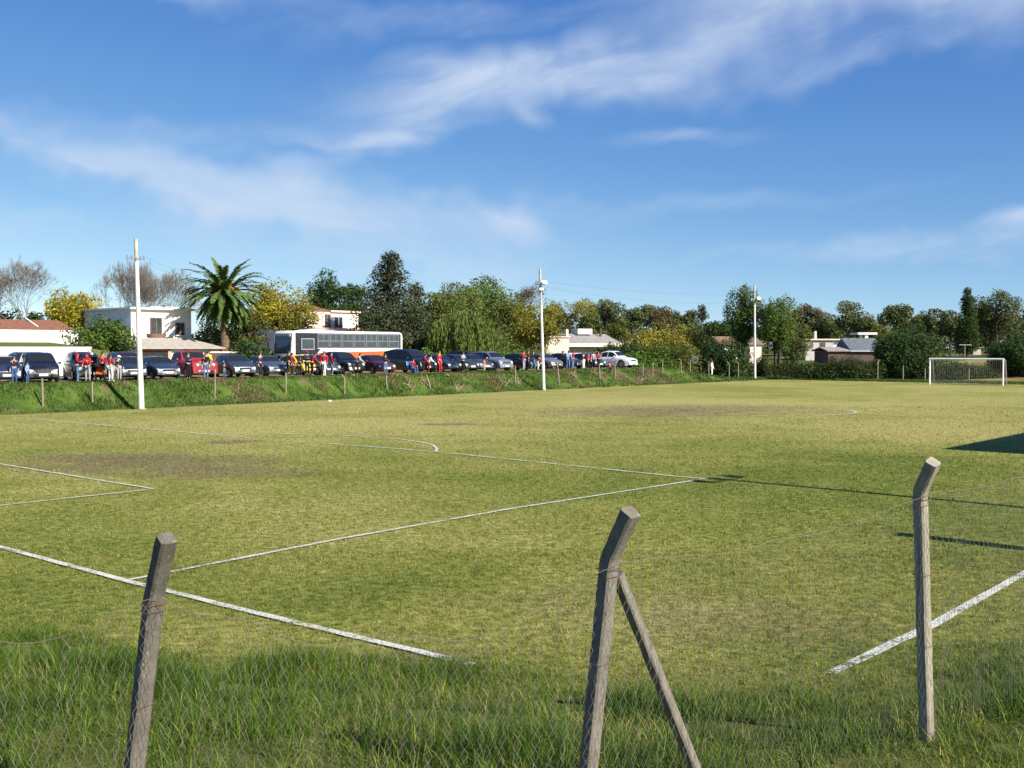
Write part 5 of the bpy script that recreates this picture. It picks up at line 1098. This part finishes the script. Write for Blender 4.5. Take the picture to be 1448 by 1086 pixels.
# houses beyond the far hedge
A = place(1060, u=150, z=.9); root = thing('white_gable_house', 'pale walls and brown roof glimpsed between the two poplars', 'house', A, R(20)); boxw(root, 'wall', 0, 2.1, 0, 5, -.3, zat(A.y, 488) - .9, CRM); gable(root, 'roof', 0, 2.1, 0, 5, zat(A.y, 488) - .9, 1.3, mat('brown_roof', (.17, .11, .08), .9, .25, 5))
A = place(1022, u=140, z=.9); root = thing('tiled_house', 'white house with a rusty roof half hidden left of the left poplar', 'house', A, R(15)); boxw(root, 'wall', 0, 3.2, 0, 5, -.3, zat(A.y, 489) - .9, WHW); gable(root, 'roof', -.3, 3.4, 0, 5, zat(A.y, 489) - .9, 1.3, mat('rust_roof', (.20, .115, .07), .9, .3, 4))
A = place(1139, u=165, z=.95); root = thing('flat_house', 'flat grey-white house with a thin chimney beyond the hedge', 'house', A, R(8)); h = zat(A.y, 481) - .95
boxw(root, 'wall', 0, 4.8, 0, 6, -.3, h, wallm('grey_white', (.40, .38, .36), (.3, .27, .24))); boxw(root, 'roof', -.3, 6.4, -.4, 6.2, h, h + .22, CRM); boxw(root, 'wing', 4.8, 6.3, .4, 5, -.3, h - .2, WHW); win(root, 2.9, h - .9, .8, .9, 0, WFR); MB().box((2.5, 2, h + .8), (.34, .34, 1.4)).build('chimney', PKW, root)
A = place(1171, u=142, z=.95); root = thing('brick_shed', 'brown brick shed with dark roof behind the hedge left of the round bush', 'shed', A, R(6)); h = zat(A.y, 497) - .95
boxw(root, 'wall', 0, 9.5, 0, 5, -.3, h, BRK); mb = MB(); mb.prism([(-.4, h), (2.5, h + .5), (5.4, h), (5.4, h + .12), (2.5, h + .62), (-.4, h + .12)], -.3, 3.2, 'x'); mb.build('roof', GRYT, root, smooth=False)
mb = MB(); mb.prism([(-.4, h + .01), (3.2, h + 1.9), (6, h + .01)], 3.2, 8.2, 'x'); mb.build('slate_roof', SLATER, root, smooth=False); MB().box((8.2, -.42, h + .06), (10.4, .12, .14)).build('gutter', mat('gutter_pale', (.4, .42, .46), .6), root)
A = place(1221, u=158, z=.95); root = thing('white_canopy', 'white flat canopy on a post above the brick shed', 'canopy', A, R(4)); h = zat(A.y, 473) - .95
boxw(root, 'roof', -.9, 2.1, 0, 3, h, h + .3, WHW); boxw(root, 'post', .3, .75, .2, .6, -.3, h, WHW); boxw(root, 'post', .3, .75, 2.2, 2.6, -.3, h, WHW)
A = place(1376, u=205, z=.95); root = thing('shed', 'tiny pale shed glimpsed between the cypress and the right bush', 'shed', A, 0); h = zat(A.y, 492) - .95; boxw(root, 'wall', 0, 1.4, 0, 2, -.3, h, GREYC); boxw(root, 'roof', -.2, 2.0, -.2, 2.2, h, h + .2, GRYT)
A = place(1364, u=128, z=.95); root = thing('utility_post', 'short wooden post with a crossbar behind the goal', 'post', A, 0); h = zat(A.y, 487) - .95; MB().tube([(0, 0, -.2), (0, 0, h)], .07, 8).build('post', CONC_F, root); MB().box((0, -.1, h - .05), (1.4, .1, .1)).build('crossbar', METAL, root)
A = place(375, v=74, z=1.5); root = thing('garden_wall', 'low pinkish wall in the shade behind the bus front', 'wall', A - Vector((5.2 * TX, 5.2 * TY, 0)), RZ); boxw(root, 'wall', 0, 6, 0, .3, -.2, 1.5, BRK); boxw(root, 'coping', -.05, 6.05, -.05, .35, 1.5, 1.62, PKW)
# ------------------------------------------------------------------ trees, left to right
bare_tree('broad leafless tree at the left edge of the picture', 42, 106, 361, 5.4, 3.2, 8, .26, 5, BARKG)
bare_tree('leafless tree behind the white house, left of the palm', 168, 112, 364, 4.6, 2.2, 8, .22, 9, BARKG)
bare_tree('leafless tree directly behind the white house roof', 236, 118, 366, 4.6, 2.2, 8, .22, 14, BARKG)
tree('broadleaf_tree', 'yellow autumn tree between the two leafless trees on the left', 103, 99, 401, 3.1, .22, 'yellow', 7000, .24, 26, trunk=.14, gap=.36)
bush('bush', 'green bushy tree in front of the white walls at left', 148, 82.5, 444, 3.0, 'green', 7500, .24, gap=.25)
tree('broadleaf_tree', 'dark hedge-like tree low at the left edge below the leafless tree', 5, 112, 428, 3.6, .1, 'dark', 4500, .3, 20)
tree('broadleaf_tree', 'low dark tree behind the tiled house, left of the yellow autumn tree', 62, 116, 436, 2.6, .1, 'dark', 3500, .3, 18)
palm(317, 95.5, 416, 3.5, 'tall date palm with orange fruit stalks behind the cars')
bush('bush', 'yellow-green shrub wrapped round the base of the palm', 302, 98.5, 436, 2.6, 'willow', 6000, .24, gap=.3)
tree('broadleaf_tree', 'olive tree between the palm and the yellow tree', 352, 100, 433, 2.2, .12, 'olive', 5000, .24, 20, gap=.25)
tree('broadleaf_tree', 'bright yellow-green autumn tree behind the front of the bus', 396, 103, 394, 3.9, .25, 'yellow', 9500, .24, 34, trunk=.15, gap=.40)
tree('broadleaf_tree', 'small greenish yellow tree top above the bus windscreen', 428, 99, 428, 2.2, .3, 'mustard', 4000, .22, 20, gap=.36)
tree('broadleaf_tree', 'dark green round tree behind the pink house', 472, 134, 379, 4.4, .25, 'dark', 9000, .32, 30, gap=.2)
tree('broadleaf_tree', 'dark green tree between the round tree and the tall conifer', 505, 138, 393, 3.2, .2, 'dark', 6000, .32, 22, gap=.2)
tree('conifer', 'tall dark conifer rising above the rear of the bus', 552, 109, 348, 5.3, .06, 'conifer', 21000, .26, 84, 'cone', .24, gap=.22, lobe_r=.36, bark=BARKD)
tree('conifer', 'broad lower conifer leaning against the right of the tall conifer', 588, 112, 398, 3.4, .05, 'conifer', 8500, .27, 44, 'cone', .2, gap=.2, lobe_r=.44, bark=BARKD)
tree('broadleaf_tree', 'olive green tree right of the tall conifer', 630, 118, 401, 3.6, .15, 'olive', 8500, .27, 30, gap=.2)
tree('broadleaf_tree', 'dark green crown rising highest in the grove behind the willow', 692, 132, 386, 5.6, .15, 'green', 12000, .32, 34, gap=.2)
tree('broadleaf_tree', 'pale olive tree between the right conifer and the dark green crown', 655, 126, 397, 4.2, .15, 'willow', 9000, .29, 30, gap=.2)
tree('broadleaf_tree', 'olive tree in front of the dark green crown, right side of the grove', 722, 122, 416, 3.4, .12, 'olive', 8500, .27, 30, gap=.2)
tree('broadleaf_tree', 'mustard green tree right behind the middle floodlight pole', 757, 116, 427, 3.3, .14, 'mustard', 8000, .25, 30, gap=.25)
bush('bush', 'leafy olive shrub under the grove behind the slate saloon', 700, 113, 448, 4.2, 'olive', 8000, .27, gap=.2)
bush('bush', 'dark shrub in the gap between conifer and willow', 604, 108, 455, 2.6, 'dark', 5000, .25)
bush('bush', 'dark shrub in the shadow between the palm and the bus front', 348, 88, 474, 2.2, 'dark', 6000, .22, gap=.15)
bush('bush', 'low olive shrub at the end of the field behind the third pole', 1082, 124, 503, 2.6, 'olive', 5000, .22)
willow('weeping willow trailing over the row of cars, right of the bus', 655, 104, 434, 3.4, 9500)
bush('hedge', 'low bright green hedge behind the black hatchback', 720, 103.5, 493, 5.5, 'vine', 7000, .2, deep=1.4, cat='hedge')
bush('hedge', 'low green hedge right behind the bus tail', 610, 95, 492, 1.8, 'vine', 3000, .2, deep=1.2, cat='hedge')
bush('hedge', 'small green hedge with yellow flowers right of the middle floodlight pole', 784, 113, 498, 2.4, 'willow', 3000, .2, deep=1.2, cat='hedge')
bare_tree('thin half bare tree above the middle floodlight pole', 752, 150, 404, 3.0, 2.0, 6, .14, 21, BARKG, 'brown', 2500)
tree('broadleaf_tree', 'umbrella shaped yellow-green tree behind the grey roofed house', 803, 160, 415, 4.6, .42, 'mustard', 8000, .26, 30, 'umbrella', .2, gap=.42, bark=BARKG)
tree('broadleaf_tree', 'olive tree right of the umbrella shaped tree', 836, 158, 436, 2.6, .15, 'olive', 5000, .3, 22)
tree('pine_tree', 'dark umbrella pine behind the white pickup', 857, 186, 421, 3.6, .48, 'pine', 6500, .33, 24, 'umbrella', .26, gap=.3, lobe_r=.34, bark=BARKD)
bush('bush', 'mustard coloured shrub massed behind the end of the car row', 946, 128, 443, 5.8, 'gold', 16000, .26, deep=3.4, gap=.26, lobes=34)
bush('bush', 'dark green tree-like shrub right of the grey roofed house', 876, 121, 466, 3.0, 'dark', 8000, .25)
bush('bush', 'green leafy shrub at the foot of the mustard shrub', 922, 119, 478, 4.4, 'green', 9000, .25, deep=2.2)
bush('bush', 'willow-leaved shrub overhanging the dark hollow', 962, 119.5, 473, 3.4, 'olive', 7000, .25, deep=2.2)
bush('bush', 'dark round shrub left of the left poplar', 1020, 121, 472, 3.9, 'dark', 11000, .25, deep=2.6)
bush('vine', 'bright green creeper on the fence right of the white pickup', 896, 112.5, 498, 2.6, 'vine', 5000, .2, deep=.9)
tree('poplar_tree', 'left poplar with upright feathery crown at the far corner', 1048, 123, 398, 2.8, .30, 'green', 11000, .22, 60, 'vase', .24, trunks=3, gap=.30, bark=BARKD)
tree('poplar_tree', 'right poplar with wide feathery crown at the far corner', 1099, 121, 411, 3.1, .30, 'green', 12000, .22, 64, 'vase', .2, trunks=4, gap=.32, bark=BARKD)
tree('broadleaf_tree', 'small yellow-green tree drooping below the right poplar', 1122, 124, 452, 2.4, .15, 'olive', 4000, .24, 20, gap=.36)
bush('hedge', 'clipped dark hedge from the third pole to the brick shed', 1142, 116.5, 509, 4.8, 'hedge', 9000, .2, deep=1.2, cat='hedge', group='hedge behind the far goal', lobes=40)
bush('hedge', 'dark hedge in front of the brick shed', 1205, 114, 502, 4.6, 'hedge', 8000, .2, deep=1.2, cat='hedge', group='hedge behind the far goal', lobes=36)
bush('hedge', 'dark shaded hedge behind the goal net', 1356, 112.5, 512, 5.4, 'hedge', 10000, .2, deep=1.2, cat='hedge', group='hedge behind the far goal', lobes=44)
bush('bush', 'big round dark green bush left of the goal', 1290, 116, 453, 4.4, 'dark', 26000, .24, gap=.08, lobes=40)
bush('bush', 'dark green bush at the right edge of the picture behind the goal', 1436, 113, 460, 3.4, 'dark', 19000, .24, gap=.08, lobes=32)
bush('bush', 'small shrub growing up from the hedge below the grey-white house', 1178, 116, 499, 1.6, 'dark', 3500, .22)
tree('cypress_tree', 'narrow dark cypress rising right of the goal', 1367, 168, 405, 2.3, .04, 'hedge', 14000, .28, 90, 'cone', .2, gap=.08, lobe_r=.62, bark=BARKD)
tree('broadleaf_tree', 'tall open dark tree right of the cypress', 1408, 172, 402, 4.4, .38, 'pine', 8000, .30, 34, 'round', .26, gap=.40, lobe_r=.30, bark=BARKD)
tree('broadleaf_tree', 'broad dark tree filling in below the tall open tree', 1402, 176, 436, 5.0, .1, 'pine', 7500, .34, 26, gap=.2)
tree('broadleaf_tree', 'olive tree at the right edge behind the tall open tree', 1446, 180, 428, 4.0, .1, 'pine', 6000, .34, 24, gap=.2)
tree('conifer', 'twin topped dark fir behind the mustard shrub', 992, 215, 429, 3.2, .1, 'conifer', 5500, .36, 28, 'cone', .2, gap=.15, lobe_r=.5)
# the belt of pines on the horizon
BELT = [(893, 436, 3.2, 'pine', 'umbrella', 'open pine left of the gap above the mustard shrub'), (914, 431, 3.6, 'pine', 'umbrella', 'spreading pine directly above the mustard shrub'), (938, 430, 3.2, 'brown', 'round', 'brownish tree on the horizon above the mustard shrub'),
        (958, 433, 3.2, 'pine', 'round', 'round topped tree on the horizon left of the twin topped fir'), (975, 438, 3.0, 'pine', 'round', 'low round tree on the horizon touching the twin topped fir'), (1018, 446, 3.6, 'dark', 'round', 'dark tree on the horizon just left of the left poplar'), (1008, 452, 3.2, 'dark', 'round', 'small dark tree right of the twin topped fir'),
        (1140, 427, 3.4, 'brown', 'round', 'open brownish pine right of the right poplar'), (1158, 440, 3.2, 'pine', 'round', 'low pine between brownish pine and round-topped pine'), (1174, 441, 3.4, 'olive', 'round', 'olive tree left of the round-topped pine'), (1203, 424, 4.0, 'pine', 'tall', 'large round-topped pine above the brick shed'), (1218, 445, 3.2, 'pine', 'round', 'low pine tucked right of the round-topped pine'),
        (1240, 450, 3.4, 'olive', 'round', 'pale low tree above the white canopy'), (1268, 430, 4.0, 'pine', 'umbrella', 'layered open pine above the big round bush'), (1299, 437, 3.0, 'olive', 'round', 'pale pine right of the layered pine'), (1322, 436, 3.2, 'pine', 'tall', 'upright pine left of the cypress gap'), (1344, 438, 3.4, 'pine', 'round', 'round pine just left of the cypress'),
        (1086, 446, 3.4, 'dark', 'round', 'dark tree on the horizon between the two poplars'), (1124, 446, 3.2, 'pine', 'round', 'dark pine on the horizon behind the right poplar'), (1284, 452, 3.6, 'dark', 'round', 'dark low tree behind the top of the big round bush'), (1382, 440, 3.2, 'dark', 'round', 'dark tree between the cypress and the tall open tree'), (872, 446, 3.0, 'olive', 'round', 'olive tree right of the umbrella pine'),
        (778, 446, 3.2, 'dark', 'round', 'dark tree behind the umbrella shaped tree'), (846, 452, 3.0, 'dark', 'round', 'dark tree filling the gap under the umbrella pine')]
for i, (px, top, half, lf, shp, lb) in enumerate(BELT):
    tree('pine_tree' if lf in ('pine', 'brown') else 'broadleaf_tree', lb, px, 205 + 14 * math.sin(i * 2.3), top, half, .32 if shp != 'umbrella' else .5, lf, 4200, .40, 22, shp, .24, gap=.3, lobe_r=.36, bark=BARKD, group='trees on the horizon')
n = 46000; xx = rng.uniform(-40, 150, n); f = (xx + 40) / 190; yy = 232 + rng.uniform(-6, 6, n); hgt = 3.6 + 2.2 * vnoise(xx, yy * 0, .12, 77) + 1.6 * vnoise(xx, yy * 0, .5, 78)
P = np.stack([xx, yy, Hf(xx, yy) + hgt * rng.random(n) ** .7], 1); V, Fc = leaf_quads(P, rng.normal(size=P.shape) + [0, -.5, .5], rng.uniform(.45, .85, n)); o = mesh_np('far_wood', V, Fc, LF['pine']); o['kind'] = 'stuff'; tag(o, 'unbroken belt of dark wood closing the horizon behind the pines', 'wood')
n = 20000; uu = rng.uniform(16, 72, n); vv = rng.uniform(112, 122, n); xx = TX * uu + GX * vv; yy = TY * uu + GY * vv; hgt = 2.2 + 2.0 * vnoise(uu, vv * 0, .12, 79) + 1.6 * vnoise(uu, vv * 0, .5, 80)
P = np.stack([xx, yy, Hf(xx, yy) + hgt * rng.random(n) ** .7], 1); V, Fc = leaf_quads(P, rng.normal(size=P.shape) + [0, -.5, .5], rng.uniform(.25, .5, n)); o = mesh_np('far_wood', V, Fc, LF['dark']); o['kind'] = 'stuff'; tag(o, 'dark scrub behind the houses on the left', 'wood')
# ------------------------------------------------------------------ camera, sun, sky
cam = bpy.data.cameras.new('camera'); co = link(bpy.data.objects.new('camera', cam)); co.location = (0, 0, HC)
co.rotation_euler = (math.pi / 2 - PIT, 0, 0); cam.sensor_width = 36; cam.lens = 36 * F / 1448; cam.clip_end = 20000; cam.clip_start = .05; S.camera = co
EL = R(36); AZ = (.74, -.67); nrm = math.hypot(*AZ); SV = Vector((AZ[0] / nrm * math.cos(EL), AZ[1] / nrm * math.cos(EL), math.sin(EL)))
sl = bpy.data.lights.new('sun', 'SUN'); sl.energy = 5.0; sl.angle = R(.5); sl.color = (1, .94, .83)
so = link(bpy.data.objects.new('sun', sl)); so.rotation_euler = SV.to_track_quat('Z', 'Y').to_euler(); so.location = SV * 200
W = bpy.data.worlds.new('World'); S.world = W; W.use_nodes = True; W.cycles.sampling_method = 'MANUAL'; W.cycles.sample_map_resolution = 256; t = NT(W.node_tree); t.n.clear()
sky = t.node('ShaderNodeTexSky', sky_type='NISHITA'); sky.sun_disc = False; sky.sun_elevation = EL; sky.sun_rotation = math.atan2(AZ[0], AZ[1])
sky.air_density = 1.0; sky.dust_density = .05; sky.ozone_density = 2.6; sky.altitude = 100
D = t.node('ShaderNodeTexCoord').outputs['Generated']; s = t.sep(t.vm('NORMALIZE', D))
t.put(sky.inputs[0], t.vm('NORMALIZE', t.comb(s[0], s[1], t.m('MULTIPLY_ADD', t.m('MAXIMUM', s[2], 0.0), 1.12, .115))))
az = t.m('ARCTAN2', s[0], s[1]); el = t.m('ARCSINE', s[2])
def field(deg, off, sx, sy):
    c, sn = math.cos(R(deg)), math.sin(R(deg))
    X = t.m('ADD', t.m('MULTIPLY', az, c), t.m('MULTIPLY', el, sn)); Y = t.m('SUBTRACT', t.m('MULTIPLY', el, c), t.m('MULTIPLY', az, sn))
    return t.noise(t.comb(t.m('MULTIPLY', X, sx), t.m('MULTIPLY', Y, sy), off), 1.0, 7, .58, .7)
NUP, NDN = field(11, 3.0, 7.0, 26.0), field(-9, 8.0, 6.0, 25.0)
WRP = t.m('MULTIPLY', t.m('SUBTRACT', t.noise(t.comb(az, el, 2.0), 8.5, 3, .55), .5), .12)
def wisp(px, py, a, b, deg, k, st=6.0, lo=.40, hi=.72, off=0.0, soft=.15):
    """a cirrus streak: centre, half lengths (in 1/1530 rad) and slope, as a soft window on stretched noise"""
    ca, ce = math.atan((px - CX) / F), math.atan((HOR - py) / F); c, sn = math.cos(R(deg)), math.sin(R(deg))
    dx = t.m('SUBTRACT', az, ca); dy = t.m('SUBTRACT', el, ce)
    X = t.m('ADD', t.m('MULTIPLY', dx, c), t.m('MULTIPLY', dy, sn)); Y = t.m('SUBTRACT', t.m('MULTIPLY', dy, c), t.m('MULTIPLY', dx, sn))
    Yw = t.m('MULTIPLY_ADD', WRP, min(1.0, b / 22), Y)
    q = t.m('ADD', t.m('POWER', t.m('DIVIDE', X, a / F), 2.0), t.m('POWER', t.m('DIVIDE', Yw, b / F), 2.0))
    win = t.m('MULTIPLY', t.m('MAXIMUM', t.m('SUBTRACT', t.m('POWER', 2.718, t.m('MULTIPLY', q, -.8)), .12), 0.0), 1.136); nz = NDN if deg < 0 else NUP
    nz2 = t.sm(nz, lo - .12, hi + .05)
    return t.m('MULTIPLY', t.m('MULTIPLY', win, t.m('ADD', t.m('MULTIPLY', nz2, 1 - soft), soft)), k)
WS = [wisp(770, 112, 240, 44, 7, 1.15, off=1, soft=.3), wisp(600, 160, 170, 18, 20, .7, off=2), wisp(560, 188, 110, 10, 5, .7, off=3), wisp(900, 105, 130, 24, 10, .6, off=4),
      wisp(738, 168, 30, 14, -50, .7), wisp(170, 255, 240, 20, -14, .9, soft=.3), wisp(400, 285, 250, 50, -10, 1.0, soft=.5), wisp(300, 238, 150, 24, 2, .55, soft=.4), wisp(600, 310, 240, 30, -6, .6),
      wisp(1260, 8, 280, 44, 3, 1.15, soft=.45), wisp(1090, 40, 70, 16, 20, .7), wisp(230, 8, 180, 28, -5, .9, soft=.4), wisp(1000, 100, 240, 44, 10, .4, soft=.5),
      wisp(1230, 98, 200, 16, 12, .5), wisp(728, 316, 44, 13, -22, 1.0, soft=.5), wisp(1250, 358, 240, 16, 4, .7), wisp(1436, 327, 50, 10, 2, .9),
      wisp(980, 202, 90, 9, 6, .45), wisp(150, 340, 420, 26, -3, .4), wisp(560, 372, 200, 22, 2, .6), wisp(1440, 60, 60, 40, 30, .4), wisp(640, 30, 220, 18, 8, .35),
      wisp(1000, 296, 260, 12, 4, .25), wisp(330, 190, 200, 14, 3, .3)]
tot = WS[0]
for w_ in WS[1:]: tot = t.m('SUBTRACT', 1.0, t.m('MULTIPLY', t.m('SUBTRACT', 1.0, tot), t.m('SUBTRACT', 1.0, w_)))
tot = t.m('MULTIPLY', tot, .88, clamp=True)
EXPO = .85
# the photograph's blue is deeper overhead than the model's clear sky: a power curve per channel
rgb = t.node('ShaderNodeSeparateColor'); t.put(rgb.inputs[0], sky.outputs[0]); k0 = .1 * 2 ** .35; k1 = .1 * 2 ** EXPO
ch = [t.m('MULTIPLY', t.m('POWER', t.m('MULTIPLY', rgb.outputs[i], k0), g), k / k1) for i, (g, k) in enumerate(((1.85, 3.0), (1.37, 1.55), (.74, 1.08)))]
cc = t.node('ShaderNodeCombineColor')
for i in range(3): t.put(cc.inputs[i], ch[i])
col = t.mix(tot, cc.outputs[0], (.64 / k1, .75 / k1, .92 / k1))
bgn = t.node('ShaderNodeBackground'); t.put(bgn.inputs[0], col); bgn.inputs[1].default_value = .10
t.l.new(bgn.outputs[0], t.node('ShaderNodeOutputWorld').inputs[0])
S.view_settings.view_transform = 'Standard'; S.view_settings.look = 'None'; S.view_settings.exposure = EXPO; S.view_settings.gamma = 1
S.render.engine = 'CYCLES'; S.cycles.max_bounces = 5; S.cycles.diffuse_bounces = 2; S.cycles.glossy_bounces = 2; S.cycles.transmission_bounces = 4; S.cycles.transparent_max_bounces = 12; S.cycles.use_denoising = True
